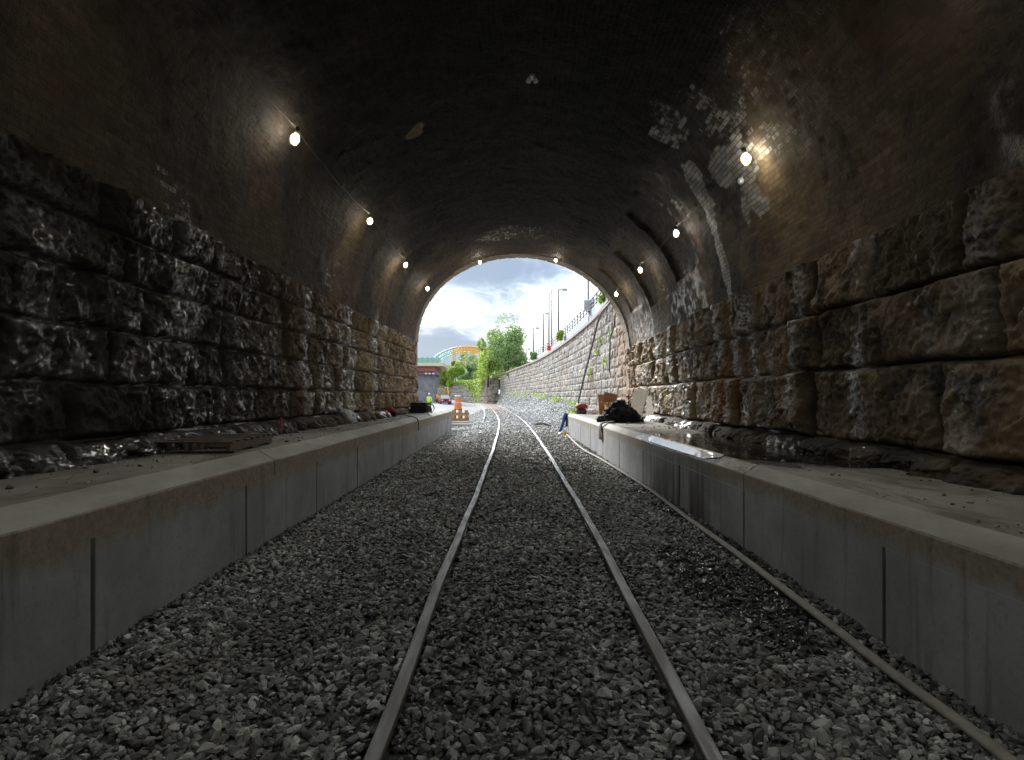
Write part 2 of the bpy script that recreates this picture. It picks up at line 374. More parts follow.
def f_film(k):
    p = k.n('ShaderNodeTexCoord').outputs['Object']
    n = k.noise(k.mapv(p, (1, .8, 1)), 26, 3, .6, .8)
    return {'Base Color': (.78, .79, .81, 1), 'Roughness': .20, 'Specular IOR Level': 1.0, 'Metallic': 0.0, 'Coat Weight': 1.0, 'Coat Roughness': .06, 'Coat IOR': 1.8, 'Normal': bump(k, n, .6, .03)}  # near-white base colour stands in for the sky reflected in the water
M_film = pbsdf('water_white_sheen', f_film)
M_black = simple('black_fabric', (.014, .014, .016), .8, var=.4, scale=30, bmp=.5, bd=.01)
M_grey = simple('grey_fabric', (.07, .07, .075), .8, var=.3)
M_redf = simple('red_fabric', (.30, .02, .04), .7, var=.3)
M_bluef = simple('blue_fabric', (.03, .09, .28), .8, var=.3)
M_white = simple('white_plastic', (.62, .63, .65), .35, var=.12)
M_bluep = simple('blue_plastic', (.10, .28, .42), .35)
M_card = simple('cardboard', (.34, .20, .10), .85, var=.12, scale=5)
M_ply = simple('weathered_board', (.50, .46, .38), .85, var=.2, scale=6)
def f_wood(k, a=(.05, .035, .022), b=(.15, .11, .075)):
    p = k.n('ShaderNodeTexCoord').outputs['Object']
    n = k.noise(k.mapv(p, (1.5, 14, 14)), 2.5, 7, .65, .3)
    return {'Base Color': k.mix(k.mr(n, .3, .7), a, b), 'Roughness': .8, 'Normal': bump(k, n, .5, .006)}
M_pallet = pbsdf('old_pallet_wood', lambda k: f_wood(k, (.06, .04, .03), (.21, .15, .115)))
M_timber = pbsdf('new_timber', lambda k: f_wood(k, (.26, .15, .06), (.52, .33, .15)))
M_hose = simple('dusty_hose', (.22, .205, .175), .75, var=.25, scale=9)
M_pink = simple('pink_paint', (.75, .03, .12), .6, var=.1)
M_metal = simple('galvanised_metal', (.33, .34, .35), .45, .6, var=.15)
M_post = simple('dark_post_paint', (.10, .10, .105), .5, var=.2)
M_steelrope = simple('cable_rubber', (.03, .028, .026), .6)
M_cablelit = simple('pale_cable', (.07, .063, .05), .6)
M_teal = simple('teal_paint', (.30, .52, .48), .5, var=.12)  # lightened: haze of distance is put into the paint colour
M_yel = simple('yellow_paint', (.62, .34, .05), .5, var=.12)
M_cream = simple('cream_paint', (.62, .55, .36), .6, var=.1)
M_redp = simple('faded_red_paint', (.34, .10, .08), .6, var=.25)
M_pier = simple('grey_pier_concrete', (.20, .20, .21), .8, var=.25, scale=1.5)
M_car_r = simple('red_car_paint', (.42, .03, .07), .3, var=.05)
M_glass = simple('dark_window', (.25, .28, .30), .1, var=.1)
M_tyre = simple('tyre_rubber', (.02, .02, .02), .8)
M_mach = simple('machine_yellow', (.75, .38, .03), .45, var=.1)
M_oran = simple('orange_plastic', (.72, .22, .08), .5, var=.1)
M_hiv = simple('hi_vis_fabric', (.45, .75, .04), .6, var=.1)
M_skin = simple('skin', (.42, .25, .17), .55, var=.08)
M_navy = simple('dark_trousers', (.03, .035, .05), .8)
def emis(name, col, st):
    m = bpy.data.materials.new(name); m.use_nodes = True; k = NT(m.node_tree)
    k.n('ShaderNodeOutputMaterial', ins={'Surface': k.n('ShaderNodeEmission', ins={0: (*col, 1), 1: st}).outputs[0]}); return m
M_bulb = emis('lit_bulb', (1, .92, .74), 28)
def f_leaf(k, a, b):
    t = k.attr('tint').outputs['Fac']
    return {'Base Color': k.mix(t, a, b), 'Roughness': .6, 'Specular IOR Level': .3, 'Subsurface Weight': 0.0, 'Transmission Weight': 0.0}
def leafmat(name, a, b):
    m = bpy.data.materials.new(name); m.use_nodes = True; k = NT(m.node_tree)
    c = k.mix(k.attr('tint').outputs['Fac'], a, b)
    d = k.n('ShaderNodeBsdfPrincipled', ins={'Base Color': c, 'Roughness': .55}); t = k.n('ShaderNodeBsdfTranslucent', ins={'Color': c})
    k.n('ShaderNodeOutputMaterial', ins={'Surface': k.n('ShaderNodeMixShader', ins={0: .4, 1: d.outputs[0], 2: t.outputs[0]}).outputs[0]}); return m
M_leaf = leafmat('tree_leaves', (.15, .25, .08), (.36, .50, .20))
M_leafy = leafmat('yellow_green_leaves', (.20, .31, .05), (.48, .60, .13))
M_bark = simple('bark', (.10, .08, .06), .9)
M_ground = simple('earth', (.30, .29, .27), .95, var=.25, scale=.4, bmp=.3, bd=.05)
def f_graf(k):
    p = k.n('ShaderNodeTexCoord').outputs['Object']
    a = k.noise(p, .9, 3, .5, 2.5); b = k.noise(p, .6, 2, .5, 1.5)
    c = k.mix(k.mr(b, .4, .6), (.15, .155, .165), (.10, .15, .26)); c = k.mix(k.mr(k.math('ABSOLUTE', k.math('SUBTRACT', a, .5)), .0, .035, 1, 0), c, (.035, .05, .09))
    return {'Base Color': c, 'Roughness': .8}
M_graf = pbsdf('spray_painted_concrete', f_graf)

# ---------------------------------------------------------------- plan of the place
YM = 23.8                                         # tunnel mouth
def XL(Y): return np.interp(Y, [-40, 4, 12, YM], [-4.22, -4.2, -4.08, -3.68])
def XR(Y): return np.interp(Y, [-40, 4, 12, YM], [4.2, 4.22, 4.36, 4.82])
SPL, SPR = CZ + 2.18, CZ + 1.88                   # springing heights of the two sides
def track_x(Y): return np.interp(Y, [-20, 2.6, 4.6, 7.6, 17, 26, 35, 47, 68, 100, 122, 200, 275], [.10, .135, .188, .24, .33, .33, .25, -.1, -1.0, -2.9, -4.3, -10.5, -19])
def track_z(Y): return np.interp(Y, [-20, 2.6, 4.6, 7.6, 400], [-.09, -.077, -.01, 0, 0])
WALL = np.array([(4.90, YM + .6), (5.02, 32.7), (4.8, 50), (3.8, 72), (1.84, 92), (-1.6, 123)])
def wall_x(Y): return np.interp(Y, WALL[:, 1], WALL[:, 0])
def bed_z(X, Y):
    X = np.asarray(X, float); Y = np.asarray(Y, float)
    d = X - track_x(Y)
    z = track_z(Y) - .062 - .13 * ss(np.abs(d), 1.0, 2.4)
    out = ss(Y, 25, 34)
    wx = wall_x(np.clip(Y, YM, 123)); tgt = np.interp(Y, [24, 30, 43, 80, 130, 200], [-.2, .25, .85, 1.8, 2.2, 2.2])
    zb = tgt + .15
    bank = ss(d, 2.0, np.maximum(wx - track_x(Y), 2.6))
    z = z + out * bank * (zb + .2)
    left = ss(-d, 2.5, 9); z = z + left * np.interp(Y, [30, 100, 160], [0, .50, .9]) * out
    return z

# ---------------------------------------------------------------- rock-faced walls
def course_joints(s0, s1, zs, lens, seed, fixed=None):
    r = random.Random(seed); out = []
    for i in range(len(zs) - 1):
        j = [s0 - r.uniform(0, 1)]
        while j[-1] < s1 + 1: j.append(j[-1] + r.uniform(*lens))
        if fixed and i in fixed:
            f = fixed[i]; j = [q for q in j if q < f[0] - .5 or q > f[-1] + .5] + list(f); j.sort()
        out.append(np.array(j))
    return out
def rockface(S, Z, zs, joints, seed, amp=.07, off=.10, jw=.025, edge=.10):
    """height of a rock-faced ashlar wall over (S along, Z up)"""
    zs = np.array(zs); wob = .02 * vn(P3(S * 1.7, Z * 1.7), seed)
    Zw = Z + wob; ci = np.clip(np.searchsorted(zs, Zw) - 1, 0, len(zs) - 2)
    H = np.zeros_like(S); bid = np.zeros_like(S); D = np.zeros_like(S)
    for c in range(len(zs) - 1):
        m = ci == c
        if not m.any(): continue
        j = joints[c]; s = S[m] + .03 * vn(P3(S[m] * 1.1, Z[m] * 2.6), seed + 5); bi = np.clip(np.searchsorted(j, s) - 1, 0, len(j) - 2)
        ds = np.minimum(s - j[bi], j[bi + 1] - s); dz = np.minimum(Zw[m] - zs[c], zs[c + 1] - Zw[m])
        d = np.maximum(np.minimum(ds, dz * 2.0) - jw * .5, 0) ; D[m] = d
        rs = _h(bi, np.full_like(bi, c), bi * 0, seed); rt = _h(bi, np.full_like(bi, c), bi * 0 + 3, seed); ru = _h(bi, np.full_like(bi, c), bi * 0 + 7, seed)
        u = (s - j[bi]) / (j[bi + 1] - j[bi]) - .5; v = (Zw[m] - zs[c]) / (zs[c + 1] - zs[c]) - .5
        e = 1 - np.exp(-d / (edge * .45)); 
        P = P3(S[m], Z[m], bi * 13.7 + c * 5.1)
        wv = .35 * fbm(P * 2.3, 3, seed + 31); 
        big = fbm(P3(S[m] + wv, Z[m] + wv, bi * 13.7) * np.array([1.9, 2.3, 1]), 3, seed + 9)
        rid = fbm(P3(S[m] + wv * .6, Z[m] - wv * .5, bi * 3.1) * np.array([4.2, 5.2, 1]), 4, seed + 15, .55, True)
        wp = P[:, :2] + .10 * np.stack([vn(P * 3.1, seed + 41), vn(P * 3.1, seed + 42)], -1) + bi[:, None] * 7.3
        fa = facet(wp * np.array([3.0, 3.6]), seed + c); fb = facet(wp * np.array([9.5, 10.5]), seed + c + 50)
        fin = fbm(P * np.array([17., 17., 1]), 3, seed + 21)
        h = e * (.055 + off * (.5 + .5 * rs) + .9 * off * rt * u + .5 * off * ru * v + amp * (.75 * big + .12 * rid) + amp * (.70 * fa + .42 * fb) + amp * .30 * fin)
        H[m] = np.maximum(h, -.01); bid[m] = .5 + .5 * _h(bi, np.full_like(bi, c), bi * 0 + 11, seed)
    return H, bid, np.exp(-D / .014)

tun = tag(empty('railway_tunnel', (0, YM, 0)), 'dark brick barrel vaulted railway tunnel on walls of rough wet stone blocks', 'tunnel')
def in_tunnel(o): o.parent = tun; o.matrix_parent_inverse = tun.matrix_basis.inverted(); return o
def ygrid(y0, y1, segs):
    out = []
    for a, b, st in segs:
        a, b = max(a, y0), min(b, y1)
        if b > a: out.append(np.arange(a, b, st))
    return np.append(np.concatenate(out), y1)

def tunnel_wall(side):
    Yv = ygrid(-28, YM, [(-28, 0, .14), (0, 3.6, .04), (3.6, 9.5, .018), (9.5, 15, .027), (15, 30, .04)])
    if side < 0: zb, zt = CZ - .68, SPL + .04; zs = [zb - .15, CZ - .42, CZ + .12, CZ + .68, CZ + 1.22, CZ + 1.72, zt + .01]; lens = (.95, 1.7)
    else: zb, zt = CZ - .80, SPR + .04; zs = [zb - .15, CZ - .56, CZ + .34, CZ + 1.12, zt + .01]; lens = (.9, 1.7)
    zsr = zs[1:]
    fixed = ({0: [4.0, 5.65, 6.9, 8.4, 9.7, 11.15, 12.4], 1: [3.6, 4.9, 6.2, 7.7, 8.6, 10.2]} if side < 0 else
             {0: [3.3, 5.75, 8.35, 9.75, 10.95, 12.5], 1: [3.9, 5.05, 6.9, 8.1, 8.8, 10.4, 11.6], 2: [4.6, 5.5, 7.0, 8.3, 9.3, 10.6]})
    joints = course_joints(-29, YM + 2, zsr, lens, 5 + side, fixed)
    zv = np.arange(zb - .1, zt + .02, .018); zv[-1] = zt
    S, Z = np.meshgrid(Yv, zv, indexing='ij'); s, z = S.ravel(), Z.ravel()
    H, bid, jt = rockface(s, z, zsr, joints, 40 + side, amp=.078, off=.20 if side > 0 else .10, edge=.085)
    lowm = z < zsr[0]; H[lowm] = .02; jt[lowm] = .6
    H *= np.where(z > zt - .03, .3, 1)
    x = XL(s) - .04 + H if side < 0 else XR(s) + .04 - H
    # wetness: streaks of seepage, wider near the foot
    st = fbm(P3(s * .85, z * .16, side * 3.3), 4, 70 + side)
    wet = ss(st, .12, .36) * .9
    if side > 0:
        for yc, wd, a in ((5.35, .33, 1), (5.9, .2, .7), (7.15, .17, 1), (9.75, .25, 1), (10.6, .22, 1), (12.4, .3, .8), (14.3, .35, .9), (16.2, .4, .9), (18.4, .3, .8)):
            wet = np.maximum(wet * .8, a * np.exp(-((s + .12 * vn(P3(z * 1.3, yc)) - yc) / wd) ** 2) * 1.3)
        dry = ss(fbm(P3(s * .5, z * .4, 9.), 3, 88), -.1, .3); wet *= (1 - .3 * dry)
    else:
        wet = np.maximum(wet, (1 - ss(s, 7.5, 11.0) * .75) * ss(fbm(P3(s * 1.3, z * 1.0, 6.), 3, 71), -.12, .22)); 
        for yc in (12.0, 14.8, 17.2): wet = np.maximum(wet, 1.1 * np.exp(-((s + .15 * vn(P3(z * 1.3, yc)) - yc) / .22) ** 2))
    lime_glint = s * 0  # mineral crust mixed with painted white glints of the mouth's light
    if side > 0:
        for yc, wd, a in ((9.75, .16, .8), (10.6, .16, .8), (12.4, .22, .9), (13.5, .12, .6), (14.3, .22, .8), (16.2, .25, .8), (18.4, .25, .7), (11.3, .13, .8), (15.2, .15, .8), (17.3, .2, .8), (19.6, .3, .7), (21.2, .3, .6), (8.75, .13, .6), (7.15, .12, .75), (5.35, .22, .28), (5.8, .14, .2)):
            lime_glint = np.maximum(lime_glint, 1.25 * a * np.exp(-((s + .15 * vn(P3(z * 1.6, yc)) - yc) / wd) ** 2))
        lime_glint *= ss(fbm(P3(s * 2.2, z * 1.1, 3.), 3, 61), -.35, .25)
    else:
        lime_glint = .12 * ss(fbm(P3(s * 1.6, z * 1.3, 5.), 4, 62), .14, .34) * (1 - ss(s, 7.5, 9.5))
        for yc, wd, a in ((11.9, .16, .7), (14.8, .16, .8), (17.2, .18, .8)): lime_glint = np.maximum(lime_glint, a * np.exp(-((s + .15 * vn(P3(z * 1.6, yc)) - yc) / wd) ** 2))
    rust = ss(fbm(P3(s * .6, z * .5, 4.), 4, 99), -.05, .35) * (ss(s, 8, 12) if side > 0 else .5 * ss(s, 8, 14)) + .6 * ss(s, 19, 23.5)
    tint = np.clip(bid * .5 + .22 + .5 * ss(s, 9, 21), 0, 1) * (.8 + .2 * ss(s, 10, 18) if side > 0 else ss(s, 8, 17) * .95 + .02)  # tint climbs towards the mouth: its daylight is painted into the stone
    V = np.stack([x, s, z], -1)
    o = link('stone_wall', np_mesh('stone_wall', V, grid_faces(len(Yv), len(zv), side > 0), {'tint': tint, 'wet': np.clip(wet, 0, 1), 'rust': np.clip(rust, 0, 1), 'joint': jt, 'lime_glint': np.clip(lime_glint, 0, 1)}), M_stone)
    in_tunnel(o); o['label'] = 'near black glistening left stone wall' if side < 0 else 'brown right stone wall streaked with white seepage and painted glints'
    # rubble footing course that sticks out at the platform
    Yf = ygrid(-28, YM, [(-28, 0, .14), (0, 12, .022), (12, 30, .04)]); zf = np.linspace(0, 1, 26)
    S, T = np.meshgrid(Yf, zf, indexing='ij'); s, t = S.ravel(), T.ravel(); h = zs[1] - zb + .045
    prof = .24 * np.sqrt(np.clip(1 - t ** 2.2, 0, 1)) + .05
    P = P3(s * 2.1, t * 1.0, side * 2.); nse = fbm(P * 1.0, 2, 55) * .16 + fbm(P * 3.1, 4, 56, .55, True) * .03 + .06 * facet(P3(s * 4.4, t * 2.2), 66) + .035 * facet(P3(s * 10, t * 4.5), 67) + .02 * facet(P3(s * 21, t * 9), 68)
    out_ = np.maximum(prof + nse * (1 - .5 * t), .03) * (1 - .6 * ss(s, 18, 21) * (side < 0)); zz = zb - .06 + t * h + .03 * fbm(P * 2, 3, 57)
    cell = np.abs(((s * .9 + .2 * vn(P3(s * .7, 0)) ) % 1) - .5); out_ -= .09 * (1 - ss(.5 - cell, 0, .07))
    x = (XL(s) + out_) if side < 0 else (XR(s) - out_)
    wetf = ss(fbm(P3(s * .9, t * .5, 7.), 3, 60), -.25, .2)
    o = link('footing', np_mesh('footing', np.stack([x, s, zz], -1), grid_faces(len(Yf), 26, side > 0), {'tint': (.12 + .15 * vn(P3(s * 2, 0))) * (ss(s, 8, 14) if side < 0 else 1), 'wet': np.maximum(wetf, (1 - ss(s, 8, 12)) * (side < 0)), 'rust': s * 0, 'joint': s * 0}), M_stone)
    in_tunnel(o)
tunnel_wall(-1); tunnel_wall(1)

# vault
def vparams(Y):
    l, r = XL(Y), XR(Y); return (l + r) / 2, (r - l) / 2
BV = 3.62
def vault_xyz(Y, th):
    cx, a = vparams(Y); X = cx + a * np.cos(th); sp = SPL + (SPR - SPL) * (.5 + .5 * np.cos(th))
    return X, sp + BV * np.sin(th) + 0 * Y
def pix2vault(px, py):
    dxp, dzp = (px - VX) / F, (VY - py) / F
    lo, hi = .5, 80.
    for _ in range(60):
        Y = (lo + hi) / 2; cx, a = vparams(min(Y, YM)); X, Z = dxp * Y, CZ + dzp * Y
        t = (X - cx) / a; sp = SPL + (SPR - SPL) * (.5 + .5 * np.clip(t, -1, 1))
        if t * t + ((Z - sp) / BV) ** 2 > 1: hi = Y
        else: lo = Y
    return Y, math.atan2((Z - sp) / BV, t)
def make_vault():
    Yv = ygrid(-28, YM + .02, [(-28, 0, .2), (0, 30, .045)]); th = np.linspace(math.pi, 0, 270)
    S, T = np.meshgrid(Yv, th, indexing='ij'); s, t = S.ravel(), T.ravel()
    arc = t * 3.85
    d = .055 * fbm(P3(s * .35, arc * .5), 4, 120) + .03 * fbm(P3(s * 2.0, arc * 2.0), 5, 121, .6) + .012 * facet(P3(s * 2.6, arc * 6.), 122)
    def blobs(lst, wob=.35):
        m = np.zeros_like(s); ws = s + wob * fbm(P3(s * 1.5, arc * 1.5), 3, 130); wa = arc + wob * fbm(P3(s * 1.5, arc * 1.5, 9.), 3, 131)
        for px, py, rr, amp in lst:
            y, q = pix2vault(px, py); m = np.maximum(m, amp * (1 - ss(np.hypot((ws - y), (wa - q * 3.85)) / rr, .7, 1.15)))
        return m
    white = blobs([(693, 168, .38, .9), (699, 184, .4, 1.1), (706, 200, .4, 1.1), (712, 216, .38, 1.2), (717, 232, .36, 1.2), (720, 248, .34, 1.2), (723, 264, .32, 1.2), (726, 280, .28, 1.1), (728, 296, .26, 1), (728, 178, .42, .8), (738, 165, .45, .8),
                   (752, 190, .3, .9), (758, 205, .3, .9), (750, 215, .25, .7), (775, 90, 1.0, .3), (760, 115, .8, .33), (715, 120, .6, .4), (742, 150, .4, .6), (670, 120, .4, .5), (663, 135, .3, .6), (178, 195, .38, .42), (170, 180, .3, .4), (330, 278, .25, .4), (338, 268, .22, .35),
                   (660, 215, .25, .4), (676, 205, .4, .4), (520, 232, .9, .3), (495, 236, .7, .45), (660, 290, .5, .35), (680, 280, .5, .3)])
    tan = blobs([(830, 170, 1.9, .8), (790, 215, 1.2, .85), (760, 250, .9, .7), (880, 130, 1.4, .45), (730, 240, .6, .5), (60, 110, 1.0, .2), (120, 150, .8, .25), (260, 240, 1.0, .3), (350, 270, 1.4, .55), (390, 285, 1.3, .6), (700, 300, .9, .6), (660, 300, .9, .6), (400, 133, .22, .9)], .5)
    tan = np.maximum(tan, .6 * ss(s, 16, 23) * (.75 + .5 * fbm(P3(s, arc * .8, 7.), 3, 133))); tan = tan * (.65 + .35 * ss(fbm(P3(s * 1.2, arc * 1.2, 1.), 3, 134), -.3, .2))
    ang = np.degrees(t); nz = 24 * fbm(P3(s * .25, arc * .5), 4, 140)
    soot = ss(ang + nz, 42, 60) * (1 - ss(ang + nz, 128, 158)); soot = soot * (1 - .55 * ss(s, 18, 23.8)) 
    soot = np.maximum(soot * (1 - .85 * white), .25 * (fbm(P3(s * .5, arc * .7), 3, 141) > .1)); soot *= (1 - .75 * np.clip(tan * 1.2, 0, 1) * (tan > .6))
    wet = np.clip(ss(fbm(P3(s * .5, arc * .35, 2.), 4, 150), .05, .35) * (1 - .8 * soot) * np.where(t > math.pi / 2, .12 + .6 * ss(s, 11, 15) * ss(t, 2.75, 2.95), 1) + white * .5, 0, 1)
    # brickwork that has fallen away in rings near the mouth, right side and left side
    rec = np.zeros_like(s); e1 = .12 * fbm(P3(s * 2, arc * 2), 3, 160)
    for y0, y1, a0, a1, dep in ((13.0, 15.6, 16, 50, .09), (16.4, 19.2, 14, 46, .11), (20.0, 22.3, 18, 50, .09)):
        inside = ss(s + e1, y0, y0 + .12) * (1 - ss(s + e1, y1 - .07, y1)) * ss(ang + e1 * 12, a0, a0 + 1.5) * (1 - ss(ang + e1 * 12, a1 - 1.5, a1)); rec = np.maximum(rec, dep * inside)
    rec += .05 * ss(s, 11.65, 11.75) * (1 - ss(ang, 60, 66))
    d = d - rec
    cx, a = vparams(s); X, Z = vault_xyz(s, t)
    nx, nz_ = -np.cos(t), -np.sin(t)
    X = X + nx * d; Z = Z + nz_ * d
    X += np.where(ang < 3, .0, 0)
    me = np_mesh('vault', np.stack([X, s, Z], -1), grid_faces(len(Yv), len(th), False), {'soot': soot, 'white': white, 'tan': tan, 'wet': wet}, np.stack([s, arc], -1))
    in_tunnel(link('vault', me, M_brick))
make_vault()
# portal front (outer face round the opening) and ring of cut stones
def portal():
    n = 49; th = np.linspace(math.pi, 0, n); X, Z = vault_xyz(np.full(n, YM), th)
    inner = [(XL(YM) + .0, -.6)] + list(zip(X, Z)) + [(XR(YM), -.6)]
    m = MB(); 
    outp = []
    cx = (XL(YM) + XR(YM)) / 2
    for i, (x, z) in enumerate(inner):
        if i == 0: outp.append((-12, -.6))
        elif i == len(inner) - 1: outp.append((9., -.6))
        else:
            a = th[i - 1]; c, s_ = math.cos(a), math.sin(a); kx = (9 - cx if c > 0 else cx + 12) / max(abs(c), 1e-6); kz = (9.6 - 2.5) / max(s_, 1e-6); q = min(kx, kz)
            outp.append((cx + c * q, max(2.5 + s_ * q, -.6)))
    for i in range(len(inner) - 1):
        (a, b), (c, d), (e, f), (g_, h) = inner[i], inner[i + 1], outp[i + 1], outp[i]
        m.poly([(a, YM + .6, b), (c, YM + .6, d), (e, YM + .6, f), (g_, YM + .6, h)]); m.poly([(a, YM, b), (g_, YM, h), (e, YM, f), (c, YM, d)])
        m.poly([(a, YM, b), (c, YM, d), (c, YM + .6, d), (a, YM + .6, b)]); m.poly([(g_, YM, h), (g_, YM + .6, h), (e, YM + .6, f), (e, YM, f)])
    bmesh.ops.remove_doubles(m.bm, verts=m.bm.verts, dist=.001)
    in_tunnel(m.build('portal_face', M_portal))
    # voussoirs
    m = MB(); nv_ = 33
    cx, a = vparams(YM)
    for i in range(nv_):
        t0, t1 = math.pi * (i + .04) / nv_, math.pi * (i + .96) / nv_; pts = []
        rr = random.uniform(-.012, .012)
        for t in np.linspace(t0, t1, 3): x, z = vault_xyz(YM, t); pts.append((x - math.cos(t) * (.02 + rr * .4), z - math.sin(t) * (.02 + rr * .4)))
        for t in np.linspace(t1, t0, 3): x, z = vault_xyz(YM, t); pts.append((x + math.cos(t) * .55, z + math.sin(t) * .55))
        m.prism([(float(p[0]), float(p[1])) for p in pts], YM - .02, YM + .68 + rr, 1)
    for f in m.bm.faces: f.smooth = False
    in_tunnel(m.build('arch_ring', M_portal))
M_portal = simple('portal_stone', (.26, .22, .17), .8, var=.35, scale=2.5, bmp=.6, bd=.03)
portal()

# ---------------------------------------------------------------- platforms
def platform(side, y0, y1, jy, per, label):
    Mc, Md = (M_conc, M_deck) if side < 0 else (M_conc_wet, M_deck_wet)
    e = empty('concrete_platform', (0, 0, 0)); tag(e, label, 'platform', None)
    if side < 0: xf, zf, xc, zc, xw, zw = -2.80, CZ - .766, -3.0, CZ - .652, -4.6, CZ - .645
    else: xf, zf, xc, zc, xw, zw = 2.63, CZ - .865, 2.79, CZ - .768, 5.1, CZ - .765
    cuts = [6.7, 14.2] if side > 0 else [7.2, 15.9]
    Yv = np.unique(np.concatenate([np.arange(y0, y1, .08), [y1]] + [[c - .014, c - .006, c + .006, c + .014] for c in cuts]))
    prof = [(xf, zf - .19)] + [(xf, zf - .19 + .175 * i / 3) for i in range(1, 4)] + [(xf + side * .008, zf)] + [(xf + (xc - xf) * i / 4, zf + (zc - zf) * i / 4) for i in range(1, 4)] + [(xc, zc - .003)] + [(xc + (xw - xc) * i / 12, zc + (zw - zc) * i / 12) for i in range(1, 13)]
    pr = np.array(prof); S, I = np.meshgrid(Yv, np.arange(len(pr)), indexing='ij')
    x = pr[I.ravel(), 0]; z = pr[I.ravel(), 1]; s = S.ravel()
    nn = fbm(P3(s * 1.3, x * 2, z * 2), 4, 200 + side)
    z = z + (.010 if side < 0 else .004) * nn * (I.ravel() > 3) ; x = x + side * .006 * nn * (I.ravel() < 9) * 1.0 + side * .012 * ss(fbm(P3(s * 3, 0, 4.), 3, 210), .25, .5) * (np.abs(I.ravel() - 5) < 2)
    gr = sum(np.exp(-((s - c) / .008) ** 4) for c in cuts) * (I.ravel() < 9); x = x + side * .02 * gr; z = z - .015 * gr * (I.ravel() > 3)
    o = link('deck', np_mesh('deck', np.stack([x, s, z], -1), grid_faces(len(Yv), len(pr), side < 0), smooth=True), Md, e); o.data.set_sharp_from_angle(angle=R(14)); o.data.materials.append(Mc)
    mi = np.tile(np.where(np.arange(len(pr) - 1) < 4, 1, 0), len(Yv) - 1).astype(np.int32)
    if len(mi) == len(o.data.polygons): o.data.polygons.foreach_set('material_index', mi)
    # panels below the coping, real gaps between them
    js = []; q = jy
    while q > y0: q -= per
    q += per
    while q < y1: js.append(q); q += per
    ys = [y0] + js + [y1]
    for a, b in zip(ys, ys[1:]):
        if b - a < .2: continue
        m = MB(); m.box((xf + side * .061 + random.uniform(-.003, .003), (a + b) / 2, (zf - .19 - .6) / 2), (.12, b - a - .042, zf - .19 + .6 - .0), bev=.008); m.build('panel', Mc, e)
    m = MB(); m.box((xf + side * .32, (y0 + y1) / 2, (zf - .3) / 2 - .2), (.36, y1 - y0 - .02, zf + .05), ); m.build('core', M_pier, e)
    # end face outside
    m = MB(); m.prism([(xf, -.6), (xw, -.6), (xw, zw), (xc, zc), (xf, zf)], y1 - .02, y1 + .10, 1); m.build('end_wall', Mc, e)
    return e
platform(-1, -28, 29.8, 4.05, 2.37, 'long raised concrete platform on the left carrying the wooden pallet')
platform(1, -28, 26.6, 4.2, 2.5, 'long raised concrete platform on the right with the puddle on it')

# water lying on the right platform, running over its bevelled edge
def puddle():
    n = 60; a = []
    Yv = np.linspace(6.35, 12.3, n)
    inner = 2.80 + .02 * np.abs(vn(P3(Yv * 1.3, 1.))) + .9 * (1 - ss(Yv, 6.3, 7.6)) * 1.0 + 1.3 * ss(Yv, 11.6, 12.4)
    T = np.linspace(0, 1, 6); V = []
    for y, i in zip(Yv, inner):
        for t in T: V.append((i + (4.35 - i) * t, y, CZ - .7615))
    me = np_mesh('puddle', V, grid_faces(n, 6, True))
    tag(link('puddle', me, M_water), 'brown puddle lying along the right platform against the stone wall', 'puddle', kind='structure')
    Yv = np.linspace(7.75, 11.6, 120); V = []
    w0 = 2.636 + .012 * np.abs(fbm(P3(Yv * 2.5, 0), 3, 4)) + .10 * (1 - ss(Yv, 7.7, 8.2)) + .06 * ss(Yv, 11.2, 11.6)
    for y, i in zip(Yv, w0):
        for t in np.linspace(0, 1, 8):
            x = i + (2.81 - i) * t; V.append((x, y, CZ - .865 + min(1, (x - 2.63) / .16) * .097 + .010))
    V = np.array(V); V[:, 2] += .003 * fbm(P3(V[:, 0] * 25, V[:, 1] * 14), 3, 6)
    tag(link('water_film', np_mesh('water_film', V, grid_faces(120, 8, True)), M_film), 'film of water, painted white for its sky sheen, running over the bevelled edge of right platform', 'water', kind='structure')
puddle()

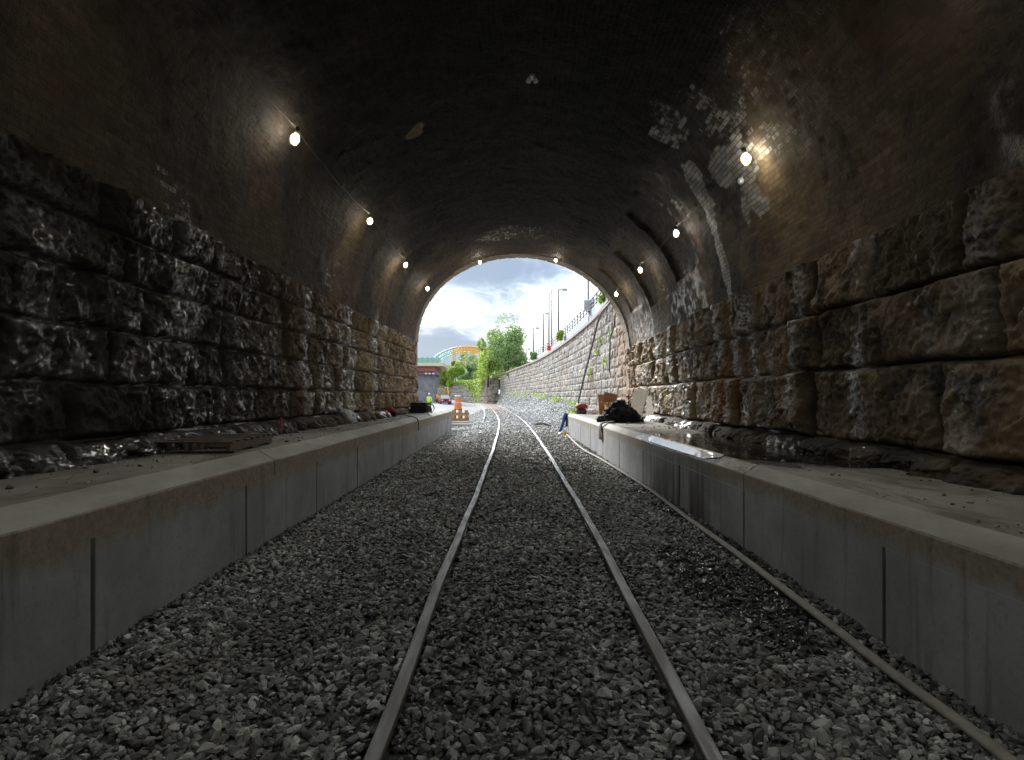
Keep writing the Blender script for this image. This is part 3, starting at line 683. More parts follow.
# ---------------------------------------------------------------- ballast
def ballast():
    # bed: one sheet from behind the camera to far outside
    Yv = np.concatenate([np.arange(-60, 24, .35), np.arange(24, 60, .5), np.arange(60, 200, 2.)]); u = np.linspace(-1, 1, 90)
    S, U = np.meshgrid(Yv, u, indexing='ij'); s, uu = S.ravel(), U.ravel()
    xl = np.interp(s, [-12, 30, 30.5, 60, 200], [-2.9, -2.9, -9, -26, -70]); xr = np.where(s < 26.6, 2.75, np.interp(s, [26.6, 123, 200], [5.4, 5.4, 5.4]) + 0 * s)
    xr = np.where(s > 26.6, wall_x(np.clip(s, YM, 123)) + .4, xr)
    x = xl + (xr - xl) * (uu * .5 + .5); z = bed_z(x, s) + .02 * fbm(P3(x * 1.1, s * 1.1), 3, 300)
    tx = track_x(s); d = x - tx
    rust = (np.abs(d) < .72) * ss(s, 38, 46) * .9 + .35 * np.exp(-((d) / 1.1) ** 2) * ss(s, 34, 45)
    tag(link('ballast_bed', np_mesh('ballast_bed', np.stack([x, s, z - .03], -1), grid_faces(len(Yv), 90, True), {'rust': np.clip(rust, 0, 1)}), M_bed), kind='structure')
    # a library of crushed stones
    lib = []
    for i in range(18):
        bm = bmesh.new(); r = random.Random(i)
        for _ in range(16):
            v = Vector((r.gauss(0, 1), r.gauss(0, 1), r.gauss(0, 1))).normalized() * r.uniform(.82, 1.05); v.x *= r.uniform(.9, 1.0); v.y *= .60; v.z *= .46; bm.verts.new(v)
        bmesh.ops.convex_hull(bm, input=bm.verts); bmesh.ops.delete(bm, geom=[v for v in bm.verts if not v.link_faces], context='VERTS')
        bmesh.ops.triangulate(bm, faces=bm.faces); bm.verts.index_update()
        lib.append((np.array([v.co[:] for v in bm.verts]), np.array([[v.index for v in f.verts] for f in bm.faces]))); bm.free()
    def scatter(n, y0, y1, size, lift, xl=None, xr=None):
        y = RNG.uniform(y0, y1, n) if y0 < 25 else y0 + (y1 - y0) * RNG.uniform(0, 1, n) ** 1.7; a_ = -2.82 if xl is None else (xl if np.isscalar(xl) else xl(y)); b_ = 2.66 if xr is None else xr
        x = RNG.uniform(0, 1, n) * ((b_ if np.isscalar(b_) else b_(y)) - a_) + a_
        ok = (np.abs(np.abs(x - track_x(y)) - .75) > .055) ; x, y = x[ok], y[ok]; n = len(x)
        sc = size * RNG.lognormal(0, .36, n); sc = np.clip(sc, size * .4, size * 2.3)
        z = bed_z(x, y) + RNG.uniform(-.5, .35, n) * lift + .015 * vn(P3(x * 2, y * 2), 8)
        # heaped against the rails a little
        a = RNG.uniform(0, 2 * np.pi, n); b = RNG.normal(0, .45, n); c = RNG.normal(0, .45, n)
        return x, y, z, sc, a, b, c
    def build(name, label, parts, mat=M_stones):
        VV, FF, TT, WW = [], [], [], []; base = 0
        for prm in parts:
            x, y, z, sc, a, b, c = prm; n = len(x); which = RNG.integers(0, len(lib), n)
            ca, sa, cb, sb, cc, sn = np.cos(a), np.sin(a), np.cos(b), np.sin(b), np.cos(c), np.sin(c)
            Rm = np.empty((n, 3, 3))
            Rm[:, 0] = np.stack([ca * cb, ca * sb * sn - sa * cc, ca * sb * cc + sa * sn], -1); Rm[:, 1] = np.stack([sa * cb, sa * sb * sn + ca * cc, sa * sb * cc - ca * sn], -1); Rm[:, 2] = np.stack([-sb, cb * sn, cb * cc], -1)
            tint = np.clip(RNG.beta(1.3, 1.6, n) + .07 + .16 * ss(y, 9, 18), 0, 1)  # stones get paler towards the mouth, daylight put into their colour
            wetc = np.exp(-(((x - 1.9) / .45) ** 2 + ((y - 5.4) / 1.25) ** 2)) * 2.0 + .8 * np.exp(-(((x - 2.4) / .3) ** 2 + ((y - 9.5) / 2.) ** 2)); wetc = ss(wetc + .35 * vn(P3(x * 3, y * 3), 5) , .35, .8)
            wetc = np.maximum(wetc, .5 * ss(fbm(P3(x * .8, y * .6), 3, 12), .15, .4) * (1 - ss(y, 9, 13)))
            for li, (lv, lf) in enumerate(lib):
                m = which == li; k_ = int(m.sum())
                if not k_: continue
                v = np.einsum('nij,vj->nvi', Rm[m], lv) * sc[m][:, None, None] + np.stack([x[m], y[m], z[m]], -1)[:, None]
                f = lf[None] + (base + np.arange(k_) * len(lv))[:, None, None]; base += k_ * len(lv)
                VV.append(v.reshape(-1, 3)); FF.append(f.reshape(-1, 3)); TT.append(np.repeat(tint[m], len(lv))); WW.append(np.repeat(wetc[m], len(lv)))
        me = np_mesh(name, np.concatenate(VV), np.concatenate(FF), {'tint': np.concatenate(TT), 'wet': np.concatenate(WW)}, smooth=False)
        return tag(link(name, me, mat), label, 'ballast', kind='stuff')
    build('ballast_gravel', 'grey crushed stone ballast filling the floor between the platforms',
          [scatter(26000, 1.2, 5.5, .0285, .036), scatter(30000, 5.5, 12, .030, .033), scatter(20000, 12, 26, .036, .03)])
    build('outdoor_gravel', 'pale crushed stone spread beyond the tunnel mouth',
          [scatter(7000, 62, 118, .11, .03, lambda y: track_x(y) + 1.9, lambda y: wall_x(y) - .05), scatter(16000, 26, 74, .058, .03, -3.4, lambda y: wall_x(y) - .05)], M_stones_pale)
    def debris(n, x0, x1, y0, y1, zt, size):
        x = RNG.uniform(0, 1, n); x = x0 + (x1 - x0) * (1 - x ** 1.8); y = RNG.uniform(y0, y1, n); sc = size * RNG.lognormal(0, .5, n)
        return x, y, zt + sc * .25, sc, RNG.uniform(0, 6.28, n), RNG.normal(0, .2, n), RNG.normal(0, .2, n)
    build('rubble', 'small chips and grit scattered over the two platform tops', [debris(900, -2.95, -4.0, 3, 25, CZ - .648, .010), debris(700, 2.85, 4.0, 3, 26, CZ - .766, .010), debris(60, -3.1, -3.9, 4, 24, CZ - .648, .024), debris(50, 2.95, 4.0, 4, 25, CZ - .766, .024)])
ballast()
def ground():
    m = MB(); m.poly([(-2500, -60, -.75), (2500, -60, -.75), (2500, 4000, -.75), (-2500, 4000, -.75)]); tag(m.build('ground', M_ground), kind='structure')
ground()

# ---------------------------------------------------------------- rails
def rail(off, y0, y1, label, xfun=track_x, dz=0.0, group=None):
    prof = [(-.039, -.004), (-.034, .0), (.034, .0), (.039, -.006), (.039, -.034), (.012, -.044), (.010, -.13), (.07, -.142), (.07, -.155), (-.07, -.155), (-.07, -.142), (-.010, -.13), (-.012, -.044), (-.039, -.034)]
    Yv = np.concatenate([np.arange(y0, min(30, y1), .4), np.arange(max(30, y0), y1, 1.2), [y1]]); n = len(prof); V = []
    for y in Yv:
        t = (float(xfun(y + .5)) - float(xfun(y - .5))); ln = math.hypot(1, t); nx, ny = 1 / ln, -t / ln
        x0 = np.mean([float(xfun(y + q)) for q in (-2.5, -1.2, 0, 1.2, 2.5)]); z0 = np.mean([float(track_z(y + q)) for q in (-.6, 0, .6)])
        wob = .006 * math.sin(y * .9 + off) + .004 * math.sin(y * 2.3)
        for a, b in prof: V.append((x0 + (off + a + wob) * nx, y + (off + a) * ny, z0 + b + dz))
    m = len(Yv); F_ = [(i * n + j, i * n + (j + 1) % n, (i + 1) * n + (j + 1) % n, (i + 1) * n + j) for i in range(m - 1) for j in range(n)]
    me = np_mesh('rail', V, F_, smooth=False); o = link('rail', me, M_rail)
    tag(o, label, 'rail', group)
    if group:
        for yj in (7.0, 14.6, 22.0):
            sg = -1 if off > 0 else 1; x = float(track_x(yj)) + off + sg * .030; m = MB(); m.box((x, yj, -.078), (.022, .72, .065), bev=.004)
            for q in (-.27, -.12, .12, .27): m.cyl((x, yj + q, -.078), (x + sg * .030, yj + q, -.078), .014, None, 6)
            m.build('joint_bar', M_rail, o)
    return o
rail(-.75, -40, 260, 'left rail of the track, worn bright head, running out of the tunnel and curving left', group='rails of the curving track')
rail(.75, -40, 260, 'right rail of the track, nearest to the right platform, curving left outside', group='rails of the curving track')
rail(-.75 - .95, 39.5, 200, 'rusty spare rail outside the tunnel, left of the running rails', dz=.02)

# layflat hose
hp = [(2.56, 26.3), (2.30, 18.9), (2.42, 15.5), (2.50, 11.0), (2.44, 8.2), (2.40, 6.4), (2.33, 4.6), (2.36, 3.7), (2.37, 3.1), (2.34, 2.5), (2.30, 1.2), (2.35, -2)]
m = MB(); pts = catmull([(x, y, float(bed_z(x, y)) + .045 + .012 * math.sin(y * 3)) for x, y in hp], 12); m.tube(pts, .043, 10, .5)
tag(m.build('flat_hose', M_hose, smooth=True), 'long pale flattened hose lying on the ballast along the right platform', 'hose')

# ---------------------------------------------------------------- lamps on the vault
def on_vault(Y, th, inset):
    X, Z = vault_xyz(Y, th); return Vector((float(X) - math.cos(th) * inset, Y, float(Z) - math.sin(th) * inset))
M_socket = simple('lamp_socket_plastic', (.05, .05, .05), .5); M_cage = simple('lamp_cage_wire', (.55, .42, .10), .5)
def lamp_proto():
    r = empty('string_lamp')
    MB().cyl((0, 0, .0), (0, 0, .09), .022, .028, 12).build('socket', M_socket, r, True)
    MB().sph((0, 0, -.045), .046, (1, 1, 1.3), 2).build('bulb', M_bulb, r, True)
    m = MB()
    for j in range(6):
        a = j * math.pi / 3; m.tube([(math.cos(a) * q * .055, math.sin(a) * q * .055, z) for q, z in ((.5, .0), (1, -.03), (1, -.07), (.6, -.11), (0.05, -.125))], .003, 5)
    m.tube([(math.cos(a) * .056, math.sin(a) * .056, -.05) for a in np.linspace(0, 2 * math.pi, 17)], .003, 5)
    m.build('cage', M_cage, r, True)
    return r
proto = lamp_proto(); used = False
def add_lamp(loc, label, group, power=26, sc=1.0):
    global used
    if not used: r = proto; used = True
    else:
        r = proto.copy(); C.objects.link(r)
        for ch in proto.children:
            if ch.type != 'MESH': continue
            c = ch.copy(); c.parent = r; C.objects.link(c)
    r.location = loc; r.scale = (sc,) * 3; tag(r, label, 'lamp', group)
    r.rotation_euler = (random.uniform(-.3, .3), random.uniform(-.3, .3), 0)
    if power:
        l = bpy.data.lights.new('bulb_light', 'POINT'); l.energy = power * .05; l.color = (1, .88, .70); l.shadow_soft_size = .05
        lo = bpy.data.objects.new('bulb_light', l); C.objects.link(lo); lo.location = loc + Vector((0, 0, -.14 * sc))
        l2 = bpy.data.lights.new('added_floor_spot', 'SPOT'); l2.energy = power * (1.45 if loc.y < 12 else 1.0); l2.color = (.98, 1, .955); l2.spot_size = R(125); l2.spot_blend = .9; l2.shadow_soft_size = .06  # extra aimed spot at each bulb, added to brighten the floor
        lo = bpy.data.objects.new('added_floor_spot', l2); C.objects.link(lo); lo.location = loc + Vector((0, 0, -.16 * sc)); lo.rotation_euler = (lo.location - Vector((.1, loc.y - 1.2, 0))).to_track_quat('Z', 'Y').to_euler()
THL, THR = pix2vault(370, 219)[1], pix2vault(676, 231)[1]
ordn = ['nearest', 'second nearest', 'third nearest', 'fourth nearest']
for side, pix, th in ((-1, [(296, 135), (370, 219), (406, 263), (428, 287)], THL), (1, [(745, 155), (676, 231), (640, 268), (616, 293)], THR)):
    nodes = []
    nm = 'left' if side < 0 else 'right'
    for yb, wd_ in ((-5.0, 'third lamp back of the'), (-.1, 'second lamp back of the'), (4.7, 'last lamp before the near end of the')):
        loc = on_vault(yb, th, .22); nodes.append(loc)
        add_lamp(loc, f'caged bulb high overhead, {wd_} {nm} string', f'{nm} string of bulbs', 17, 1.0)
    for i, (px, py) in enumerate(pix):
        Y, t = pix2vault(px, py); Y = min(Y, YM - .5) * .955; loc = W(px, py, Y); nodes.append(loc)
        add_lamp(loc, f'lit caged bulb on the {nm} side of the vault, {ordn[i]} of its string', f'{nm} string of bulbs', 20, 1.15 if i else 1.3)
    pts = [n + Vector((0, 0, .09)) for n in nodes]; cp = []
    for a, b in zip(pts, pts[1:]):
        for j in range(10):
            t = j / 10; p = a.lerp(b, t); sag = -.10 * 4 * t * (1 - t); cp.append(p + Vector((0, 0, sag + (.02 if j % 3 == 0 else 0))))
    cp.append(pts[-1])
    m = MB(); m.tube(cp, .007, 6); tag(m.build('lamp_cable', M_cablelit, smooth=True), f'thin sagging power cable of the {nm} string of bulbs', 'cable')
for px, py, l in ((480, 261, 'small lit bulb at the rim of the tunnel mouth, left of its crown'), (556, 259, 'small lit bulb at the rim of the tunnel mouth, right of its crown')):
    add_lamp(W(px, py, YM - .6), l, 'bulbs at the tunnel mouth', 8, 1.0)
# unlit twin floodlight under the crown, unlit globe on the right
Y, t = pix2vault(532, 80); p = W(532, 81, Y * .97); r = tag(empty('crown_fixture', p), 'small unlit twin lamp fixed under the dark crown of the vault', 'lamp')
MB().box((0, 0, .07), (.10, .16, .04), bev=.008).build('bracket', M_metal, r)
for sx in (-1, 1): MB().cyl((sx * .05, 0, .05), (sx * .06, -.05, -.03), .025, .045, 12).build('lamp_head', M_white, r, True)
Y, t = pix2vault(741, 181); p = W(741, 181, Y * .985); r = tag(empty('globe_lamp', p), 'small unlit white globe fixed to brickwork below the nearest right bulb', 'lamp')
MB().sph((0, 0, 0), .055, sub=3).build('globe', M_white, r, True); MB().cyl((0, 0, .03), (.05, 0, .12), .03, .035, 12).build('mount', M_metal, r, True)

# ---------------------------------------------------------------- things on the left platform
ZL, ZR = CZ - .65, CZ - .768
def pallet():
    r = tag(empty('wooden_pallet', (-3.66, 7.45, ZL + .005), R(4)), 'dark weathered wooden pallet lying on the left platform', 'pallet')
    for i in range(7):
        m = MB(); m.box((0, -.66 + i * .22 + random.uniform(-.01, .01), .125), (1.0, .12 if i % 2 == 0 else .09, .018), Matrix.Rotation(random.uniform(-.01, .01), 4, 'Z'), .003); m.build('deck_board', M_pallet, r)
    for x in (-.46, 0, .46):
        m = MB(); m.box((x, 0, .067), (.04, 1.45, .09), bev=.003); m.build('stringer', M_pallet, r)
    for y in (-.6, 0, .6):
        m = MB(); m.box((0, y, .011), (1.0, .12, .018), bev=.003); m.build('bottom_board', M_pallet, r)
pallet()
def crumple(name, loc, dims, seed, mat, parent=None, amp=.28, sub=4, flat=.35, freq=2.2):
    bm = bmesh.new(); bmesh.ops.create_icosphere(bm, subdivisions=sub, radius=1.0)
    P = np.array([v.co[:] for v in bm.verts]); n = fbm(P * freq, 4, seed, .6, True) * amp + fbm(P * 1.1 + 9, 2, seed + 3) * amp * 1.2
    P = P * (1 + n[:, None]); P = P * np.array(dims) / 2; P[:, 2] = np.maximum(P[:, 2], -dims[2] / 2 * flat) + dims[2] / 2 * flat
    for v, p in zip(bm.verts, P): v.co = p
    me = bpy.data.meshes.new(name); bm.to_mesh(me); bm.free()
    return link(name, me, mat, parent, True, loc)
r = tag(empty('plastic_bags', (-3.98, 14.2, ZL)), 'crumpled heap of white and dark plastic sheeting on the left platform', 'plastic sheet')
crumple('dark_sheet', (-.12, -.05, 0), (.55, .5, .42), 31, M_grey, r); crumple('white_sheet', (.12, .02, 0), (.46, .36, .46), 32, M_white, r); crumple('blue_sheet', (.25, .12, 0), (.3, .25, .34), 33, M_bluep, r)
r = tag(empty('duffel_bag', (-3.72, 18.9, ZL)), 'dark red and black duffel bag on the left platform with strap hanging down', 'bag')
crumple('body', (0, 0, 0), (.42, .34, .44), 34, M_black, r, .10); crumple('flap', (.0, -.10, .14), (.36, .22, .26), 35, M_redf, r, .10)
m = MB(); m.tube(catmull([(.15, -.05, .12), (.35, -.15, .10), (.62, -.2, .03), (.80, -.25, .0), (.93, -.3, -.10), (.95, -.3, -.30), (.94, -.3, -.42)], 6), .035, 8, .35); m.build('strap', M_black, r, True)
r = tag(empty('tool_case', (-3.34, 22.5, ZL)), 'black boxy tool case standing near the end of the left platform', 'case')
MB().box((0, 0, .21), (.60, .36, .40), bev=.04).build('body', M_black, r); MB().tube([(-.12, -.0, .41), (-.1, 0, .46), (.1, 0, .46), (.12, 0, .41)], .014, 8).build('handle', M_black, r, True)
MB().box((0, -.185, .29), (.56, .012, .02)).build('seam_strip', M_grey, r)
r = tag(empty('cable_coil', (-2.93+.0, 22.4, ZL)), 'grey and black coil of cable beside the black tool case', 'coil')
m = MB()
for j in range(4): m.tube([(math.cos(a) * .17, math.sin(j * 1.3) * .03 + .02 * j, .19 + math.sin(a) * .17) for a in np.linspace(0, 2 * math.pi, 25)], .018, 6)
m.build('loops', M_steelrope, r, True); crumple('cover', (-.06, .05, .05), (.26, .2, .38), 36, M_grey, r, .12)
# pink survey mark on the footing
m = MB(); m.box((0, 0, .08), (.035, .02, .17), Matrix.Rotation(.1, 4, 'Y'), .004); m.cyl((0, 0, -.1), (0, 0, .0), .006)
tag(m.build('survey_flag', M_pink, loc=(-3.75, 9.9, ZL + .13)), 'small bright pink marker standing at the foot of left stone wall', 'marker')

# ---------------------------------------------------------------- things on the right platform
r = tag(empty('black_coat', (3.28, 17.6, ZR)), 'crumpled black coat and bag heaped at the edge of the right platform', 'coat')
crumple('coat', (.0, 0, 0), (.92, .75, .82), 41, M_black, r, .36, 5, .3, 3.0); crumple('hood', (-.42, -.05, 0), (.5, .45, .32), 42, M_black, r, .2); crumple('sleeve', (.48, .1, 0), (.5, .25, .16), 43, M_black, r, .2)
m = MB(); m.tube(catmull([(.05, 0, .32), (.12, -.02, .50), (.22, 0, .58), (.30, 0, .44)], 6), .022, 6, .5); m.build('strap', M_black, r, True)
def drape():
    n, mm = 26, 10; V = []
    for i in range(n):
        t = i / (n - 1)
        if t < .45: q = t / .45; x, z = .0 - .32 * q, .05 - .03 * q
        else: q = (t - .45) / .55; x, z = -.34 - .04 * math.sin(q * 2), .02 - .46 * q
        for j in range(mm):
            v = j / (mm - 1) - .5; V.append((x + .015 * math.sin(v * 18 + t * 4), v * (.20 + .14 * t) + .03 * math.sin(t * 5), z + .012 * math.cos(v * 20)))
    me = np_mesh('towel', V, grid_faces(n, mm)); o = link('grey_towel', me, M_grey, None, True, (2.96, 16.8, ZR + .0))
    md = o.modifiers.new('thick', 'SOLIDIFY'); md.thickness = .012
    tag(o, 'grey cloth hanging down the face of the right platform below the black coat', 'cloth')
drape()
def cardboard():
    r = tag(empty('cardboard_box', (4.20, 24.0, ZR), R(8)), 'open brown cardboard box with raised flap near end of right platform', 'box')
    t = .006; wx, wy, h = .56, .40, .50
    for n, c, d in (('side_panel', (0, -wy / 2, h / 2), (wx, t, h)), ('side_panel', (0, wy / 2, h / 2), (wx, t, h)), ('side_panel', (-wx / 2, 0, h / 2), (t, wy, h)), ('side_panel', (wx / 2, 0, h / 2), (t, wy, h)), ('bottom_panel', (0, 0, t), (wx, wy, t))):
        MB().box(c, d).build(n, M_card, r)
    MB().box((-.04, wy / 2 + .04, h + .19), (wx * .98, t, .40), Matrix.Rotation(R(-12), 4, 'X') @ Matrix.Rotation(R(12), 4, 'Y')).build('flap', M_card, r)
    MB().box((-wx / 2 - .10, 0, h + .0), (.24, wy, t), Matrix.Rotation(R(20), 4, 'Y')).build('flap', M_card, r)
    r = tag(empty('flattened_box', (3.88, 24.7, ZR), R(20)), 'folded brown cardboard sheet standing behind the open box', 'cardboard')
    MB().box((0, 0, .42), (.34, .02, .84), Matrix.Rotation(R(-10), 4, 'X')).build('sheet', M_card, r); MB().box((.24, .06, .46), (.20, .02, .92), Matrix.Rotation(R(35), 4, 'Z')).build('sheet', M_card, r)
cardboard()
for i, (x, y, lean, h, wd, rz, lab) in enumerate(((4.12, 19.6, 14, 1.02, .72, 66, 'large pale board leaning against right stone wall, front one'), (4.40, 18.75, 10, .95, .50, 74, 'narrower pale board leaning against right stone wall, rear one'))):
    m = MB(); m.box((0, 0, h / 2), (wd, .022, h), bev=.003); o = m.build('leaning_board', M_ply); o.location = (x, y, ZR); o.rotation_euler = (R(-lean), R(3 - 5 * i), R(-rz + 360) if False else R(-rz)); tag(o, lab, 'board')
r = tag(empty('lunch_bag', (3.15, 25.7, ZR)), 'red topped dark bag at the far end of the right platform', 'bag')
crumple('body', (0, 0, 0), (.46, .38, .42), 44, M_grey, r, .08); crumple('lid', (0, -.02, .24), (.50, .40, .32), 45, M_redf, r, .08)
r = tag(empty('clear_sack', (3.55, 25.2, ZR)), 'pale blue white plastic sack beside the red bag', 'sack'); crumple('sack', (0, 0, 0), (.42, .38, .36), 46, M_white, r, .2)
r = tag(empty('small_case', (3.62, 21.9, ZR), R(10)), 'small black case between the cardboard box and the black coat', 'case')
MB().box((0, 0, .11), (.30, .22, .20), bev=.025).build('body', M_black, r); MB().box((0, -.115, .15), (.10, .015, .03)).build('latch', M_metal, r)
r = tag(empty('yellow_weeds', (3.0, 26.35, ZR)), 'low yellow green weeds growing at the corner of the right platform', 'plant')
def leaves(name, pts, size, mat, parent=None, seed=0, tint=None):
    g_ = np.random.default_rng(seed); n = len(pts); a = g_.normal(0, 1, (n, 3)); a /= np.linalg.norm(a, axis=1)[:, None]; b = g_.normal(0, 1, (n, 3)); b -= a * (a * b).sum(1)[:, None]; b /= np.linalg.norm(b, axis=1)[:, None]
    s_ = (size * g_.uniform(.6, 1.3, n))[:, None]
    V = np.stack([pts - a * s_, pts + b * s_ * .45, pts + a * s_, pts - b * s_ * .45], 1).reshape(-1, 3); Q = np.arange(n * 4).reshape(-1, 4)
    t = g_.uniform(0, 1, n) if tint is None else np.clip(tint + g_.normal(0, .15, n), 0, 1)
    return link(name, np_mesh(name, V, Q, {'tint': np.repeat(t, 4)}, smooth=False), mat, parent)
leaves('foliage', RNG.normal(0, 1, (160, 3)) * np.array([.16, .16, .10]) + np.array([0, 0, .12]), .07, M_leafy, r, 3)
m = MB(); m.cyl((0, 0, -.02), (.02, 0, .15), .01, .005, 6); m.build('stem', M_bark, r)
# blue cloth and its yellow bucket at the platform's end
r = tag(empty('blue_overalls', (2.38, 26.5, float(bed_z(2.38, 26.5)))), 'blue and black work clothes hung at the end of the right platform', 'clothes')
m = MB(); m.tube(catmull([(.17, .1, .92), (.10, .0, .70), (.02, -.05, .42), (-.08, -.08, .16), (-.14, -.1, .03)], 6), [.07] * 3 + [.09] * 22, 10, .7); m.build('trouser_leg', M_bluef, r, True)
m = MB(); m.tube(catmull([(.22, .1, .88), (.24, .05, .60), (.22, -.02, .34)], 6), .075, 10, .8); m.build('dark_sleeve', M_grey, r, True)
o = crumple('yellow_rag', (2.42, 26.2, float(bed_z(2.4, 26.2)) + .02), (.42, .3, .14), 47, M_mach, None, .2); tag(o, 'flat yellow rag on the gravel below the blue clothes', 'rag')

# ---------------------------------------------------------------- outside: retaining wall on the right
def retaining():
    r = tag(empty('retaining_wall', (5, 30, 0)), 'long pale stone block retaining wall curving left outside the tunnel', 'wall')
    P = catmull([(x, y, 0) for x, y in WALL], 30); P = np.array([p[:2] for p in P]); seg = np.r_[0, np.cumsum(np.hypot(*np.diff(P, axis=0).T))]
    sv = ygrid(0, seg[-1], [(0, 14, .045), (14, 40, .08), (40, 130, .16)]); ht = lambda s: np.interp(s, [0, 4, 9, 200], [6.45, 6.15, 5.85, 5.75])
    tv = np.linspace(0, 1, 110); S, T = np.meshgrid(sv, tv, indexing='ij'); s, t = S.ravel(), T.ravel(); z = -.3 + t * (ht(s) + .3)
    zs = list(np.arange(-.4, 7.2, .46)); j = course_joints(-1, seg[-1] + 2, zs, (.7, 1.3), 77)
    H, bid, jt = rockface(s, z, zs, j, 90, amp=.045, off=.06, edge=.07, jw=.03)
    x = np.interp(s, seg, P[:, 0]); y = np.interp(s, seg, P[:, 1]); tx = np.gradient(P[:, 0], seg); ty = np.gradient(P[:, 1], seg); tx = np.interp(s, seg, tx); ty = np.interp(s, seg, ty)
    X = x - ty * H + .05; Y = y + tx * H + .04 * 0
    rust = np.clip(ss(fbm(P3(s * .3, z * .4), 4, 91), .1, .5) * .3 + .9 * (1 - ss(s, .5, 3.5)), 0, 1)
    o = link('block_face', np_mesh('block_face', np.stack([X, Y, z], -1), grid_faces(len(sv), len(tv), True), {'tint': bid, 'wet': s * 0, 'rust': rust, 'joint': jt * .8}), M_stone_out)
    o.parent = r; o.matrix_parent_inverse = r.matrix_basis.inverted()
    m = MB()
    for a in range(0, len(P) - 5, 5):
        p, q = P[a], P[a + 5]; z0, z1 = ht(seg[a]), ht(seg[a + 5]); d = Vector((q[0] - p[0], q[1] - p[1], 0)); L = d.length; ang = math.atan2(d.y, d.x)
        m.box(((p[0] + q[0]) / 2 + .15, (p[1] + q[1]) / 2, (z0 + z1) / 2 + .09), (L - .02, .62, .20), Matrix.Rotation(ang, 4, 'Z') @ Matrix.Rotation(-math.atan2(z1 - z0, L), 4, 'Y'), .02)
    o = m.build('coping', M_cop); o.parent = r; o.matrix_parent_inverse = r.matrix_basis.inverted()
    return P, seg, ht
M_cop = simple('coping_stone', (.30, .25, .21), .85, var=.3, scale=2)
WP, WSEG, WHT = retaining()
# bank and terrace behind the wall's top
def terrace():
    n = 60; s = np.linspace(0, WSEG[-1], n); x = np.interp(s, WSEG, WP[:, 0]); y = np.interp(s, WSEG, WP[:, 1]); V = []
    for a, b, h in zip(x, y, WHT(s)):
        for o, dz in ((.15, .12), (.8, .35), (1.3, .6), (14, 1.3), (60, 1.6)): V.append((a + o, b + o * .0, h + dz + (.1 * math.sin(b) if o < 2 else 0)))
    tag(link('terrace', np_mesh('terrace', V, grid_faces(n, 5, True)), M_ground), kind='structure')
terrace()
# upper spray-painted parapet with railing
def along(s): return np.interp(s, WSEG, WP[:, 0]), np.interp(s, WSEG, WP[:, 1])
def upper():
    r = tag(empty('graffiti_parapet', (0, 0, 0)), 'pale concrete parapet with blue spray paint above the retaining wall', 'parapet')
    n = 70; V = []
    sv = np.linspace(3.5, 62, n)
    for s in sv:
        x, y = along(s); h = WHT(s); top = h + np.interp(s, [3, 12, 30, 62], [2.1, 2.0, 1.6, 1.1])
        for o, z in ((1.0, h + .2), (1.0, top), (1.25, top), (1.25, h + .2)): V.append((x + o, y, z))
    me = np_mesh('parapet', V, grid_faces(n, 4)); link('parapet', me, M_graf, r)
    f = tag(empty('railing', (0, 0, 0)), 'dark post and rail fence standing on the graffiti parapet', 'railing')
    rails = [[], [], []]
    for i, s in enumerate(np.arange(4, 62, 1.6)):
        x, y = along(s); h = WHT(s) + np.interp(s, [3, 12, 30, 62], [2.1, 2.0, 1.6, 1.1])
        MB().box((x + 1.12, y, h + .42), (.08, .08, .84)).build('post', M_post, f)
        for q in range(3): rails[q].append((x + 1.08, y, h + .2 + q * .3))
    for q in rails: MB().tube(q, .035, 6).build('rail_bar', M_post, f)
upper()
def wallpos(px, off):                              # where a view column meets the line 'off' metres behind the wall
    for s in np.arange(0, WSEG[-1], .1):
        x, y = along(s)
        if (x + off) / y < (px - VX) / F: return x + off, y, float(WHT(s))
    x, y = along(WSEG[-1]); return x + off, y, float(WHT(WSEG[-1]))
def lamp_post(px, ytop, arm, off, label):
    x, y, h = wallpos(px, off); zt = CZ + (VY - ytop) * y / F; z0 = h + .3; L = arm * y / F
    r = tag(empty('street_lamp', (x, y, z0)), label, 'street lamp', 'street lamps along the upper road'); H_ = zt - z0
    MB().cyl((0, 0, 0), (0, 0, H_), .13, .07, 10).build('pole', M_post, r, True)
    MB().tube([(0, 0, H_ - .05), (L * .4, 0, H_ + .06), (L * .75, 0, H_)], .045, 6).build('arm', M_post, r, True)
    MB().box((L * .85, 0, H_ - .02), (L * .65, .4, .26), bev=.08).build('lamp_head', M_metal, r)
    MB().box((0, 0, .15), (.4, .4, .3), bev=.03).build('base', M_pier, r)
lamp_post(558.5, 289.5, 7.5, 2.2, 'tallest looking street lamp with its head reaching right, beside the twin poles')
lamp_post(543.5, 313.5, 5, 2.2, 'dark street lamp left of the twin poles')
lamp_post(533.5, 328, 4.8, 2.2, 'small dark street lamp, second from the tree')
lamp_post(526.2, 349, 3.5, 2.2, 'smallest street lamp right beside the tree')
for px, yt, lab in ((549, 293, 'left one of the twin plain utility poles above the wall'), (551.7, 290, 'right one of the twin plain utility poles above the wall')):
    x, y, h = wallpos(px, 2.6); m = MB(); H_ = CZ + (VY - yt) * y / F - h - .3; m.cyl((0, 0, 0), (0, 0, H_), .14, .10, 10); m.cyl((0, 0, H_), (0, 0, H_ + .1), .11, .03, 10); o = m.build('utility_pole', M_metal, None, True, (x, y, h + .3)); tag(o, lab, 'pole', 'twin utility poles')
x, y, h = wallpos(589, 1.0); r = tag(empty('signal_box', (x, y, h + .4)), 'pale grey electrical box on a tall thin mast above the retaining wall', 'electrical box')
z1 = CZ + (VY - 311) * y / F - h - .4; z2 = CZ + (VY - 300) * y / F - h - .4; wd = 11.5 * y / F
